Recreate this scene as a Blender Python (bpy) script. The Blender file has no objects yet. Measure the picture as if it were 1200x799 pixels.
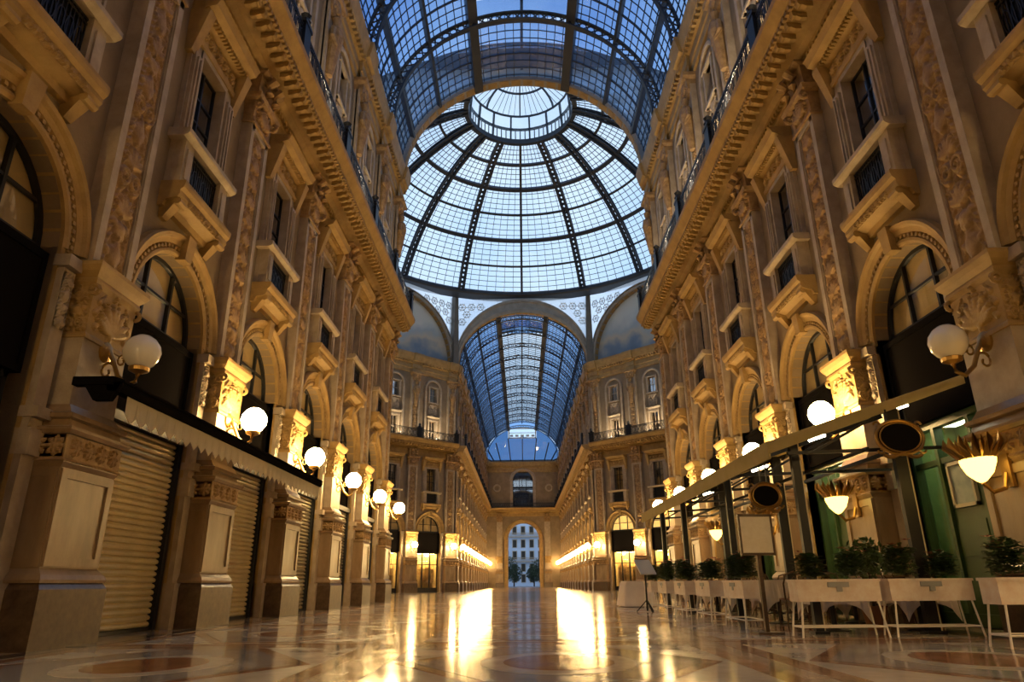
import bpy, math, random
import numpy as np
from mathutils import Matrix, Vector
random.seed(7)
PI = math.pi
SC = bpy.context.scene
COL = SC.collection

# ------------------------------------------------------------------ camera
cam_d = bpy.data.cameras.new('camera')
cam_d.sensor_width = 36.0
cam_d.lens = 24.0
cam_d.clip_end = 600
cam = bpy.data.objects.new('camera', cam_d)
COL.objects.link(cam)
R = math.radians
cam.matrix_world = (Matrix.Translation((-0.35, 0.0, 0.75)) @ Matrix.Rotation(R(0.64), 4, 'Z')
                    @ Matrix.Rotation(R(90 + 19.52), 4, 'X') @ Matrix.Rotation(R(-0.5), 4, 'Z'))
SC.camera = cam

# ------------------------------------------------------------------ sky (dusk, thin cloud)
W = bpy.data.worlds.new('world')
SC.world = W
W.use_nodes = True
nt = W.node_tree
bg = nt.nodes['Background']
tc = nt.nodes.new('ShaderNodeTexCoord')
sx = nt.nodes.new('ShaderNodeSeparateXYZ')
rp = nt.nodes.new('ShaderNodeValToRGB')
nt.links.new(tc.outputs['Generated'], sx.inputs[0])
nt.links.new(sx.outputs['Z'], rp.inputs[0])
els = rp.color_ramp.elements
els[0].position, els[0].color = 0.0, (0.60, 0.76, 0.98, 1)
els[1].position, els[1].color = 1.0, (0.06, 0.15, 0.42, 1)
e = els.new(0.30); e.color = (0.52, 0.72, 0.98, 1)
e = els.new(0.52); e.color = (0.34, 0.56, 0.92, 1)
e = els.new(0.70); e.color = (0.14, 0.30, 0.66, 1)
nz = nt.nodes.new('ShaderNodeTexNoise')
nz.inputs['Scale'].default_value = 3.0
nz.inputs['Detail'].default_value = 5
nt.links.new(tc.outputs['Generated'], nz.inputs['Vector'])
r2 = nt.nodes.new('ShaderNodeValToRGB')
r2.color_ramp.elements[0].position = 0.38
r2.color_ramp.elements[1].position = 0.68
r2.color_ramp.elements[1].color = (0.75, 0.75, 0.75, 1)
nt.links.new(nz.outputs['Fac'], r2.inputs[0])
mx = nt.nodes.new('ShaderNodeMixRGB')
mx.inputs[2].default_value = (0.84, 0.93, 1.0, 1)
nt.links.new(r2.outputs[0], mx.inputs[0])
nt.links.new(rp.outputs[0], mx.inputs[1])
nt.links.new(mx.outputs[0], bg.inputs[0])
bg.inputs[1].default_value = 1.35

# ------------------------------------------------------------------ exposure
SC.view_settings.view_transform = 'Standard'
SC.view_settings.look = 'None'
SC.view_settings.exposure = 0.0
SC.view_settings.gamma = 1.0
SC.view_settings.use_curve_mapping = False
SC.cycles.use_denoising = True
SC.cycles.max_bounces = 7
SC.cycles.transparent_max_bounces = 24
SC.cycles.sample_clamp_indirect = 6.0
GLOBE = 130.0          # radiance of a lit globe
WARM = (1.0, 0.66, 0.26)

# ------------------------------------------------------------------ materials
def mat(name, col, rough=0.6, metal=0.0, col2=None, scale=3.0, bump=0.0, bscale=20.0, emit=None, estr=0.0, stretch=(1, 1, 1), spec=0.5, trans=0.0):
    m = bpy.data.materials.new(name)
    m.use_nodes = True
    n, l = m.node_tree.nodes, m.node_tree.links
    b = n['Principled BSDF']
    b.inputs['Base Color'].default_value = (*col, 1)
    b.inputs['Roughness'].default_value = rough
    b.inputs['Metallic'].default_value = metal
    b.inputs['Specular IOR Level'].default_value = spec
    if col2 is not None or bump:
        t = n.new('ShaderNodeTexCoord')
        mp = n.new('ShaderNodeMapping')
        mp.inputs['Scale'].default_value = stretch
        l.new(t.outputs['Object'], mp.inputs[0])
    if col2 is not None:
        z = n.new('ShaderNodeTexNoise')
        z.inputs['Scale'].default_value = scale
        z.inputs['Detail'].default_value = 6
        z.inputs['Roughness'].default_value = 0.62
        l.new(mp.outputs[0], z.inputs['Vector'])
        r = n.new('ShaderNodeValToRGB')
        r.color_ramp.elements[0].position = 0.32
        r.color_ramp.elements[1].position = 0.68
        r.color_ramp.elements[0].color = (*col, 1)
        r.color_ramp.elements[1].color = (*col2, 1)
        l.new(z.outputs['Fac'], r.inputs[0])
        l.new(r.outputs[0], b.inputs['Base Color'])
    if bump:
        z2 = n.new('ShaderNodeTexNoise')
        z2.inputs['Scale'].default_value = bscale
        z2.inputs['Detail'].default_value = 4
        l.new(mp.outputs[0], z2.inputs['Vector'])
        bp = n.new('ShaderNodeBump')
        bp.inputs['Strength'].default_value = bump
        bp.inputs['Distance'].default_value = 0.02
        l.new(z2.outputs['Fac'], bp.inputs['Height'])
        l.new(bp.outputs[0], b.inputs['Normal'])
    if emit:
        b.inputs['Emission Color'].default_value = (*emit, 1)
        b.inputs['Emission Strength'].default_value = estr
    return m

def glass(name, tint, rough=0.03, ior=1.45, body=None, amount=0.0):
    """thin clear pane: passes light straight through, mirrors by Fresnel; body = colour of the dirt on it"""
    m = bpy.data.materials.new(name)
    m.use_nodes = True
    n, l = m.node_tree.nodes, m.node_tree.links
    n.remove(n['Principled BSDF'])
    out = n['Material Output']
    t = n.new('ShaderNodeBsdfTransparent'); t.inputs[0].default_value = (*tint, 1)
    last = t.outputs[0]
    if body:
        d = n.new('ShaderNodeBsdfTranslucent'); d.inputs[0].default_value = (*body, 1)
        mm = n.new('ShaderNodeMixShader'); mm.inputs[0].default_value = amount
        l.new(last, mm.inputs[1]); l.new(d.outputs[0], mm.inputs[2]); last = mm.outputs[0]
    g = n.new('ShaderNodeBsdfGlossy'); g.inputs['Roughness'].default_value = rough
    lw = n.new('ShaderNodeLayerWeight'); lw.inputs[0].default_value = 0.5      # facing: same from both sides of the pane
    pw = n.new('ShaderNodeMath'); pw.operation = 'POWER'; pw.inputs[1].default_value = 5.0
    f = n.new('ShaderNodeMath'); f.operation = 'MULTIPLY_ADD'
    f0 = ((ior - 1) / (ior + 1)) ** 2 * 2.0
    f.inputs[1].default_value = 0.9 - f0; f.inputs[2].default_value = f0
    l.new(lw.outputs['Facing'], pw.inputs[0]); l.new(pw.outputs[0], f.inputs[0])
    ms = n.new('ShaderNodeMixShader')
    l.new(f.outputs[0], ms.inputs[0]); l.new(last, ms.inputs[1]); l.new(g.outputs[0], ms.inputs[2])
    l.new(ms.outputs[0], out.inputs[0])
    return m

M = {}
M['stone'] = mat('stone', (0.30, 0.20, 0.105), 0.62, col2=(0.42, 0.30, 0.175), scale=1.6, bump=0.25, bscale=30)
M['render'] = mat('render', (0.19, 0.135, 0.078), 0.75, col2=(0.28, 0.205, 0.125), scale=0.9, bump=0.3, bscale=24)
M['pale'] = mat('pale_stone', (0.31, 0.24, 0.165), 0.55, col2=(0.45, 0.36, 0.26), scale=2.5, bump=0.2, bscale=35)
M['gold'] = mat('gold_stone', (0.27, 0.165, 0.055), 0.6, col2=(0.41, 0.265, 0.095), scale=2.2, bump=0.3, bscale=30)
M['carved'] = mat('carved_stone', (0.21, 0.12, 0.048), 0.6, col2=(0.40, 0.255, 0.115), scale=5, bump=0.3, bscale=40)
M['marble'] = mat('pier_marble', (0.17, 0.105, 0.052), 0.33, col2=(0.32, 0.215, 0.125), scale=1.4, bump=0.05, bscale=10, stretch=(1.5, 1.5, 0.5))
M['granite'] = mat('granite', (0.055, 0.032, 0.018), 0.3, col2=(0.12, 0.075, 0.045), scale=9, bump=0.05, bscale=60)
M['inside'] = mat('dark_interior', (0.035, 0.028, 0.02), 0.9)
M['blind'] = mat('window_blind', (0.55, 0.43, 0.24), 0.8, col2=(0.42, 0.31, 0.16), scale=0.8)
M['iron'] = mat('black_iron', (0.012, 0.013, 0.017), 0.45, metal=0.3)
M['roofiron'] = mat('roof_iron', (0.028, 0.035, 0.05), 0.5, metal=0.2)
M['ribiron'] = mat('rib_iron', (0.05, 0.06, 0.065), 0.5)
M['drum'] = mat('drum_stone', (0.24, 0.22, 0.19), 0.7, col2=(0.34, 0.31, 0.27), scale=1.5, bump=0.2)
M['cornerrib'] = mat('corner_rib', (0.11, 0.10, 0.085), 0.6, col2=(0.16, 0.14, 0.11), scale=2)
M['lattice'] = mat('white_lattice', (0.72, 0.74, 0.72), 0.6)
M['gableglass'] = glass('gable_glass', (0.10, 0.20, 0.38), body=(0.1, 0.18, 0.3), amount=0.1)
M['domeglass'] = glass('dome_glass', (0.90, 0.97, 1.0), body=(0.85, 0.92, 1.0), amount=0.12, rough=0.25)
M['vaultglass'] = glass('vault_glass', (0.31, 0.49, 0.76), body=(0.35, 0.5, 0.75), amount=0.12, rough=0.25)
M['milk'] = glass('milky_glass', (0.9, 0.95, 1.0), body=(0.95, 0.97, 1.0), amount=0.6)
M['pane'] = glass('window_glass', (0.78, 0.74, 0.62), rough=0.02, ior=2.8)
M['black'] = mat('black_board', (0.008, 0.007, 0.007), 1.0, spec=0.0)
M['lunglass'] = glass('lunette_glass', (0.95, 0.93, 0.86), rough=0.02, ior=2.0)
M['litblind'] = mat('lit_lunette', (0.8, 0.6, 0.3), 0.7, emit=(1.0, 0.66, 0.2), estr=1.1)
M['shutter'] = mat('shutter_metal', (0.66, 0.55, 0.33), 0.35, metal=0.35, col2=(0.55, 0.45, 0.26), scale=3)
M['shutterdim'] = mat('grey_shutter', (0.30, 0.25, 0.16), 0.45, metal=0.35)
M['brass'] = mat('aged_brass', (0.36, 0.22, 0.07), 0.35, metal=0.85)
M['opal'] = mat('opal_glass', (0.85, 0.80, 0.70), 0.15)
M['lit'] = mat('lit_globe', (1, 0.9, 0.7), 0.4, emit=WARM, estr=GLOBE)
M['mosaic'] = None

# ------------------------------------------------------------------ mesh helpers
class MB:
    def __init__(s):
        s.v, s.f, s.m = [], [], []
    def add(s, vs, fs, mi=0, T=None):
        o = len(s.v)
        if T is not None:
            vs = [T(*p) for p in vs]
        s.v.extend(vs)
        for f in fs:
            s.f.append([i + o for i in f]); s.m.append(mi)
        return s
    def box(s, x0, x1, y0, y1, z0, z1, mi=0):
        vs = [(x0, y0, z0), (x1, y0, z0), (x1, y1, z0), (x0, y1, z0), (x0, y0, z1), (x1, y0, z1), (x1, y1, z1), (x0, y1, z1)]
        return s.add(vs, [(0, 3, 2, 1), (4, 5, 6, 7), (0, 1, 5, 4), (1, 2, 6, 5), (2, 3, 7, 6), (3, 0, 4, 7)], mi)
    def taper(s, a, z0, b, z1, mi=0):
        """frustum between rectangle a (x0,x1,y0,y1) at z0 and b at z1"""
        vs = [(a[0], a[2], z0), (a[1], a[2], z0), (a[1], a[3], z0), (a[0], a[3], z0), (b[0], b[2], z1), (b[1], b[2], z1), (b[1], b[3], z1), (b[0], b[3], z1)]
        return s.add(vs, [(0, 3, 2, 1), (4, 5, 6, 7), (0, 1, 5, 4), (1, 2, 6, 5), (2, 3, 7, 6), (3, 0, 4, 7)], mi)
    def steps(s, rows, mi=0):
        """moulded block against the wall: rows of (z, depth, half width), joined by sloping faces"""
        vs, fs = [], []
        for z, d, h in rows:
            vs += [(0, -h, z), (d, -h, z), (d, h, z), (0, h, z)]
        n = len(rows)
        for i in range(n - 1):
            a, b = 4 * i, 4 * i + 4
            for j in range(4):
                k = (j + 1) % 4
                fs.append((a + j, a + k, b + k, b + j))
        fs += [(0, 3, 2, 1), (4 * n - 4, 4 * n - 3, 4 * n - 2, 4 * n - 1)]
        return s.add(vs, fs, mi)
    def extr(s, prof, y0, y1, mi=0, cap=True):
        """profile of (x, z) run along y"""
        n = len(prof)
        vs = [(x, y0, z) for x, z in prof] + [(x, y1, z) for x, z in prof]
        fs = [(i, (i + 1) % n, n + (i + 1) % n, n + i) for i in range(n)]
        if cap:
            fs += [tuple(range(n - 1, -1, -1)), tuple(range(n, 2 * n))]
        return s.add(vs, fs, mi)
    def lathe(s, prof, c=(0, 0, 0), n=16, mi=0):
        vs, fs = [], []
        for r, z in prof:
            for i in range(n):
                a = 2 * PI * i / n
                vs.append((c[0] + r * math.cos(a), c[1] + r * math.sin(a), c[2] + z))
        for j in range(len(prof) - 1):
            for i in range(n):
                k = (i + 1) % n
                fs.append((j * n + i, j * n + k, (j + 1) * n + k, (j + 1) * n + i))
        fs += [tuple(range(n - 1, -1, -1)), tuple((len(prof) - 1) * n + i for i in range(n))]
        return s.add(vs, fs, mi)
    def tube(s, pts, r, n=6, mi=0, up=(0, 0, 1)):
        pts = [Vector(p) for p in pts]
        rr = r if isinstance(r, (list, tuple)) else [r] * len(pts)
        vs, fs = [], []
        for i, p in enumerate(pts):
            t = (pts[min(i + 1, len(pts) - 1)] - pts[max(i - 1, 0)]).normalized()
            u = Vector(up)
            if abs(t.dot(u)) > 0.95:
                u = Vector((1, 0, 0)) if abs(t.x) < 0.9 else Vector((0, 1, 0))
            a = t.cross(u).normalized(); b = t.cross(a).normalized()
            for k in range(n):
                w = 2 * PI * (k + 0.5) / n
                q = p + (a * math.cos(w) + b * math.sin(w)) * rr[i]
                vs.append(tuple(q))
        for i in range(len(pts) - 1):
            for k in range(n):
                j = (k + 1) % n
                fs.append((i * n + k, i * n + j, (i + 1) * n + j, (i + 1) * n + k))
        fs += [tuple(range(n - 1, -1, -1)), tuple((len(pts) - 1) * n + i for i in range(n))]
        return s.add(vs, fs, mi)
    def bar(s, a, b, w, t, up=(0, 0, 1), mi=0):
        """rectangular bar from a to b, w wide across, t thick along up"""
        a, b = Vector(a), Vector(b)
        d = (b - a).normalized(); u = Vector(up)
        x = d.cross(u)
        if x.length < 1e-4:
            x = d.cross(Vector((1, 0, 0)))
        x.normalize(); y = x.cross(d).normalized()
        vs = []
        for p in (a, b):
            for sx_, sy_ in ((-1, -1), (1, -1), (1, 1), (-1, 1)):
                vs.append(tuple(p + x * (sx_ * w / 2) + y * (sy_ * t / 2)))
        return s.add(vs, [(0, 3, 2, 1), (4, 5, 6, 7), (0, 1, 5, 4), (1, 2, 6, 5), (2, 3, 7, 6), (3, 0, 4, 7)], mi)
    def arc(s, prof, r_c=(0, 0), a0=0.0, a1=PI, n=20, mi=0, closed=True):
        """profile of (radius, x) swept round an arc in the y-z plane about r_c=(y, z)"""
        m = len(prof); vs, fs = [], []
        for i in range(n + 1):
            a = a0 + (a1 - a0) * i / n
            for r, x in prof:
                vs.append((x, r_c[0] + r * math.cos(a), r_c[1] + r * math.sin(a)))
        for i in range(n):
            for j in range(m if closed else m - 1):
                k = (j + 1) % m
                fs.append((i * m + j, i * m + k, (i + 1) * m + k, (i + 1) * m + j))
        if closed:
            fs += [tuple(range(m - 1, -1, -1)), tuple(n * m + j for j in range(m))]
        return s.add(vs, fs, mi)
    def relief(s, hf, y0, y1, z0, z1, x0, depth, side=None, mi=0):
        """carved height field hf[rows z][cols u] standing on plane x=x0 (side=+-1: on the plane y=x0, u running along x)"""
        nz_, nu = hf.shape
        o = len(s.v)
        for i in range(nz_):
            z = z0 + (z1 - z0) * i / (nz_ - 1)
            for j in range(nu):
                u = y0 + (y1 - y0) * j / (nu - 1)
                h = float(hf[i, j]) * depth
                if side is None:
                    s.v.append((x0 + h, u, z))
                else:
                    s.v.append((u, x0 + side * h, z))
        for i in range(nz_ - 1):
            for j in range(nu - 1):
                a = o + i * nu + j
                s.f.append([a, a + 1, a + nu + 1, a + nu]); s.m.append(mi)
        return s
    def mesh(s, name, mats, smooth=False):
        me = bpy.data.meshes.new(name)
        me.from_pydata([tuple(p) for p in s.v], [], s.f)
        for m_ in (mats if isinstance(mats, (list, tuple)) else [mats]):
            me.materials.append(m_)
        if any(s.m):
            me.polygons.foreach_set('material_index', s.m)
        if smooth:
            me.polygons.foreach_set('use_smooth', [True] * len(me.polygons))
        me.update()
        return me

def ob(name, me, parent=None, loc=(0, 0, 0), rz=0.0, rot=None, **props):
    o = bpy.data.objects.new(name, me)
    COL.objects.link(o)
    o.location = loc
    o.rotation_euler = rot if rot else (0, 0, rz)
    if parent is not None:
        o.parent = parent
    for k, v in props.items():
        if v:
            o[k] = v
    return o

def thing(name, label, cat, loc=(0, 0, 0), rz=0.0, group=None, me=None, kind=None):
    return ob(name, me, None, loc, rz, label=label, category=cat, group=group, kind=kind)

def struct(name, label, cat, me=None, loc=(0, 0, 0), rz=0.0):
    return ob(name, me, None, loc, rz, label=label, category=cat, kind='structure')

def copy_tree(o, parent=None):
    c = o.copy(); COL.objects.link(c)
    if parent is not None:
        c.parent = parent
    for ch in list(o.children):
        copy_tree(ch, c)
    return c

ORD = ['first', 'second', 'third', 'fourth', 'fifth', 'sixth', 'seventh', 'eighth', 'ninth', 'tenth', 'eleventh', 'twelfth', 'thirteenth', 'fourteenth']

# carved ornament: height fields built from stamped scrolls, leaves and rosettes, mirrored about the axis
def carve(w, h, nu, nz_, seed, horizontal=False):
    rnd = random.Random(seed)
    us = np.linspace(-w / 2, w / 2, nu)[None, :]
    zs = np.linspace(0, h, nz_)[:, None]
    H = np.zeros((nz_, nu))
    def dot(u, z, r, k=1.0):
        for s_ in (1, -1):
            d2 = (us - s_ * u) ** 2 + (zs - z) ** 2
            np.maximum(H, k * np.sqrt(np.clip(1 - d2 / (r * r), 0, 1)), out=H)
    if horizontal:
        H2 = np.zeros((nz_, nu))
        n = max(2, int(round(w / h / 1.1)))
        for i in range(n):
            cu = -w / 2 + w * (i + 0.5) / n
            for a in range(8):
                for t in (0.35, 0.6, 0.8):
                    u, z = cu + math.cos(a * PI / 4) * h * 0.5 * t * 0.85, h / 2 + math.sin(a * PI / 4) * h * 0.5 * t * 0.85
                    d2 = (us - u) ** 2 + (zs - z) ** 2
                    np.maximum(H2, 0.8 * np.sqrt(np.clip(1 - d2 / (h * 0.1) ** 2, 0, 1)), out=H2)
            d2 = (us - cu) ** 2 + (zs - h / 2) ** 2
            np.maximum(H2, np.sqrt(np.clip(1 - d2 / (h * 0.16) ** 2, 0, 1)), out=H2)
        return H2
    q = w / 2
    z = q * 0.15
    while z < h - q * 0.5:
        k = rnd.choice('slmvsl')
        if k == 's':                                    # a pair of scrolls
            R0_ = q * rnd.uniform(0.5, 0.62)
            cu, cz = q * 0.42, z + R0_
            for i in range(30):
                t = i / 29; a = -PI / 2 + t * 3.6 * PI
                r = R0_ * (1 - 0.85 * t)
                dot(cu + r * 0.8 * math.cos(a), cz + r * math.sin(a), q * (0.15 - 0.06 * t), 0.9)
            z += 2 * R0_ + q * 0.1
        elif k == 'l':                                  # a fan of leaves
            for a in (-0.1, 0.45, 0.95, 1.35):
                L = q * (1.15 - 0.3 * a)
                for i in range(9):
                    t = i / 8
                    dot(L * t * math.sin(a), z + L * t * math.cos(a) * 1.1 + q * 0.15 * a, q * 0.2 * math.sin(PI * (0.15 + 0.8 * t)), 0.55 + 0.4 * t)
            z += q * 1.5
        elif k == 'm':                                  # a mask
            dot(0, z + q * 0.55, q * 0.46, 1.0); dot(q * 0.2, z + q * 0.25, q * 0.25, 0.8)
            dot(q * 0.48, z + q * 0.75, q * 0.26, 0.75); dot(0, z + q * 0.1, q * 0.2, 0.9)
            z += q * 1.25
        else:                                           # a vase
            for i in range(14):
                t = i / 13
                dot(0, z + q * 1.3 * t, q * (0.16 + 0.34 * math.sin(PI * t) ** 2), 0.85)
            dot(q * 0.6, z + q * 0.8, q * 0.2, 0.6)
            z += q * 1.55
        dot(0, z - q * 0.05, q * 0.12, 0.7)
    # a stem up the middle
    np.maximum(H, 0.35 * np.exp(-(us / (q * 0.09)) ** 2) * np.ones_like(zs), out=H)
    for z in np.arange(q * 0.3, h - q * 0.2, q * 0.42):                 # side tendrils fill the ground
        k = rnd.uniform(0.55, 0.85)
        for i in range(5):
            dot(q * (k - 0.05 * i), z + q * 0.07 * i, q * 0.11 * (1 - 0.13 * i), 0.5)
        dot(q * 0.9 * rnd.random(), z, q * 0.09, 0.55)
    return H

def band(w, h, nu, nz_):
    return carve(w, h, nu, nz_, 0, True)
# ------------------------------------------------------------------ measures of the hall
WX = 7.05            # half width of the arms (wall plane)
BAY, Y0 = 4.6, 9.75  # pier spacing, first pier
YN, YF = 33.6, 68.6  # where the near arm ends and the far arm starts
CY = (YN + YF) / 2   # middle of the octagon
YE = 130.4           # end wall of the far arm
ZS = 22.6            # springing of the roofs
VS = 0.95            # roofs and great arches rise a little less than a half circle

def arch_top(u, c, r, zs):
    return zs + math.sqrt(max(r * r - (u - c) ** 2, 0))

def facade(mb, u0, u1, z0, z1, openings, depth=0.5, mi=0, rmi=0):
    """flat wall on the plane d=0 with openings (ua, ub, za, zb, arched); arched: zb is the springing line. Reveals run back to -depth."""
    cuts = {u0, u1}
    for ua, ub, za, zb, ar in openings:
        cuts |= {ua, ub}
        if ar:
            r = (ub - ua) / 2
            for i in range(1, 16):
                cuts.add((ua + ub) / 2 - r * math.cos(PI * i / 16))
    cuts = sorted(cuts)
    for a, b in zip(cuts, cuts[1:]):
        if b - a < 1e-6:
            continue
        mid = (a + b) / 2
        ops = sorted([o for o in openings if o[0] < mid < o[1]], key=lambda o: o[2])
        za_, zb_ = z0, z0
        for ua, ub, za, zb, ar in ops:
            if za > max(za_, zb_) + 1e-6 or za > za_ + 1e-6:
                mb.add([(0, a, za_), (0, b, zb_), (0, b, za), (0, a, za)], [(0, 1, 2, 3)], mi)
            if ar:
                c, r = (ua + ub) / 2, (ub - ua) / 2
                za_, zb_ = arch_top(a, c, r, zb), arch_top(b, c, r, zb)
            else:
                za_ = zb_ = zb
        mb.add([(0, a, za_), (0, b, zb_), (0, b, z1), (0, a, z1)], [(0, 1, 2, 3)], mi)
    for ua, ub, za, zb, ar in openings:
        ln = [(ua, za), (ua, zb)]
        if ar:
            c, r = (ua + ub) / 2, (ub - ua) / 2
            ln += [(c - r * math.cos(PI * i / 16), zb + r * math.sin(PI * i / 16)) for i in range(1, 16)]
        ln += [(ub, zb), (ub, za)]
        pts = ln + ([ln[0]] if za > z0 else [])
        for (ya, qa), (yb, qb) in zip(pts, pts[1:]):
            mb.add([(0, ya, qa), (0, yb, qb), (-depth, yb, qb), (-depth, ya, qa)], [(0, 1, 2, 3)], rmi)

OH, SPR = 1.37, 5.42      # half width of the arches, height of their springing
BAY_OPEN = [(-OH, OH, 0.0, SPR, True), (-0.6, 0.6, 7.95, 11.35, False), (-0.45, 0.45, 13.75, 16.0, False), (-0.45, 0.45, 17.9, 19.4, False)]

def wall_mesh(name, centres, u0, u1, half=BAY / 2, inner=True):
    """a whole wall: the bays at CENTRES pierced, blind wall elsewhere, and a dark back wall one metre behind"""
    mb = MB()
    edge = u0
    for c in sorted(centres):
        if c - half > edge + 1e-4:
            mb.add([(0, edge, 0), (0, c - half, 0), (0, c - half, ZS), (0, edge, ZS)], [(0, 1, 2, 3)])
        sub = MB()
        facade(sub, -half, half, 0, ZS, BAY_OPEN)
        mb.add([(x, y + c, z) for x, y, z in sub.v], sub.f)
        edge = c + half
    if u1 > edge + 1e-4:
        mb.add([(0, edge, 0), (0, u1, 0), (0, u1, ZS), (0, edge, ZS)], [(0, 1, 2, 3)])
    mb.box(-1.3, -1.2, u0, u1, 0, ZS + 0.4, 1)                      # the back of the rooms
    for z in (0.0, 5.28 + 1.3, 7.7, 13.5, ZS):                     # room floors
        mb.box(-1.2, -0.02 if z in (0.0,) else -0.5, u0, u1, z - 0.05, z, 1)
    mb.box(-1.2, 0, u0, u0 + 0.05, 0, ZS, 1)
    mb.box(-1.2, 0, u1 - 0.05, u1, 0, ZS, 1)
    return mb.mesh(name, [M['render'], M['inside']])

# ---- pier and pilaster
def m_pilaster():
    b = MB()
    b.box(0, 0.40, -0.55, 0.55, 3.1, 4.15)                            # lower shaft
    b.box(0, 0.20, -0.52, 0.52, 5.3, 11.4)                          # upper shaft, back of the panel
    for s in (-1, 1):
        for a, e, d in ((0.36, 0.52, 0.27), (0.335, 0.37, 0.24)):
            b.box(0.1, d, min(s * a, s * e), max(s * a, s * e), 5.3, 11.4)
    b.box(0.1, 0.27, -0.5, 0.5, 5.3, 5.45); b.box(0.1, 0.27, -0.5, 0.5, 11.25, 11.4)
    return b.mesh('pilaster', M['pale'])
def m_plinth():
    b = MB()
    b.steps([(0, 0.65, 0.74), (0.72, 0.65, 0.74), (0.80, 0.60, 0.69)])
    return b.mesh('plinth', M['granite'])
def m_pedestal():
    b = MB()
    b.steps([(0.80, 0.62, 0.72), (0.84, 0.63, 0.73), (0.90, 0.60, 0.70), (0.98, 0.52, 0.63), (2.28, 0.52, 0.63), (2.34, 0.56, 0.66), (2.36, 0.56, 0.66)])
    for s in (-1, 1):
        b.box(0.50, 0.55, min(s * .48, s * .61), max(s * .48, s * .61), 1.0, 2.26)
        b.box(0.06, 0.50, s * 0.63 - 0.015, s * 0.63 + 0.015, 1.0, 1.10); b.box(0.06, 0.50, s * 0.63 - 0.015, s * 0.63 + 0.015, 2.15, 2.26)
        b.box(0.40, 0.50, s * 0.63 - 0.015, s * 0.63 + 0.015, 1.1, 2.15)
    b.box(0.50, 0.55, -0.5, 0.5, 1.0, 1.12); b.box(0.50, 0.55, -0.5, 0.5, 2.14, 2.26)
    return b.mesh('pedestal', M['marble'])
def m_frieze():
    b = MB()
    b.steps([(2.36, 0.58, 0.69), (2.40, 0.55, 0.66), (2.72, 0.55, 0.66)])
    H = band(1.2, 0.30, 60, 16)
    b.relief(H, -0.6, 0.6, 2.41, 2.71, 0.55, 0.05)
    H = band(0.5, 0.30, 26, 16)
    for s in (-1, 1):
        b.relief(H, 0.03, 0.53, 2.41, 2.71, s * 0.66, 0.05, side=s)
    return b.mesh('carved_frieze', M['carved'])
def m_pedcornice():
    b = MB()
    b.steps([(2.72, 0.60, 0.71), (2.77, 0.63, 0.74), (2.81, 0.63, 0.74), (2.84, 0.52, 0.64), (2.93, 0.50, 0.62), (2.95, 0.56, 0.68), (3.01, 0.57, 0.69), (3.04, 0.49, 0.61), (3.12, 0.44, 0.57), (3.16, 0.42, 0.56)])
    return b.mesh('pedestal_cornice', M['marble'])
def m_capital():
    b = MB()
    b.steps([(4.15, 0.44, 0.58), (4.2, 0.44, 0.58), (4.25, 0.405, 0.55), (4.95, 0.42, 0.56), (5.02, 0.46, 0.6), (5.06, 0.46, 0.6), (5.10, 0.44, 0.58), (5.18, 0.50, 0.65), (5.26, 0.54, 0.69), (5.32, 0.54, 0.69), (5.36, 0.3, 0.5)])
    b.relief(carve(0.98, 0.8, 50, 40, 3), -0.53, 0.53, 4.24, 5.0, 0.41, 0.09)
    H = carve(0.38, 0.8, 22, 40, 5)
    for s in (-1, 1):
        b.relief(H, 0.03, 0.41, 4.24, 5.0, s * 0.552, 0.06, side=s)
        b.tube([(0.40, s * 0.52, 4.9 + 0.1 * math.sin(a)) if 0 else (0.43 + 0.07 * math.cos(a), s * 0.56, 4.9 + 0.07 * math.sin(a)) for a in np.linspace(0, 2 * PI, 10)], 0.035, 5)
    return b.mesh('carved_capital', M['gold'])
def m_respond():
    b = MB()
    for s in (-1, 1):
        u = s * 0.79
        b.box(0, 0.16, u - 0.13, u + 0.13, 0, 4.25)
        b.box(0, 0.22, u - 0.14, u + 0.14, 0, 0.8); b.box(0, 0.22, u - 0.14, u + 0.14, 2.4, 2.75); b.box(0, 0.26, u - 0.15, u + 0.15, 2.9, 3.05)
        b.relief(carve(0.28, 0.85, 18, 44, 8), u - 0.12, u + 0.12, 4.2, 5.05, 0.16, 0.07)
        b.box(0, 0.16, u - 0.13, u + 0.13, 4.25, 5.1); b.box(0, 0.24, u - 0.16, u + 0.14, 5.12, 5.3)
    return b.mesh('side_strip', M['pale'])
def m_panel(seed):
    b = MB()
    b.relief(carve(0.66, 5.78, 32, 236, seed), -0.335, 0.335, 5.46, 11.24, 0.205, 0.085)
    return b.mesh('carved_panel', M['carved'], smooth=True)
def m_upcapital():
    b = MB()
    b.steps([(11.4, 0.32, 0.56), (11.46, 0.32, 0.56), (11.5, 0.24, 0.5), (12.05, 0.30, 0.54), (12.1, 0.42, 0.64), (12.2, 0.46, 0.68), (12.24, 0.30, 0.52), (12.86, 0.34, 0.52), (12.9, 0.5, 0.6), (12.96, 0.5, 0.6)])
    b.relief(carve(0.95, 0.55, 44, 28, 21), -0.48, 0.48, 11.5, 12.05, 0.26, 0.14)
    for s in (-1, 1):
        b.tube([(0.36 + 0.09 * math.cos(a), s * 0.5, 11.96 + 0.09 * math.sin(a)) for a in np.linspace(0, 2 * PI, 10)], 0.045, 5)
        b.tube([(0.36, s * 0.22, 12.25), (0.46, s * 0.22, 12.45), (0.40, s * 0.22, 12.7), (0.6, s * 0.22, 12.86)], [0.10, 0.12, 0.09, 0.12], 6)
    return b.mesh('upper_capital', M['carved'])

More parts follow.
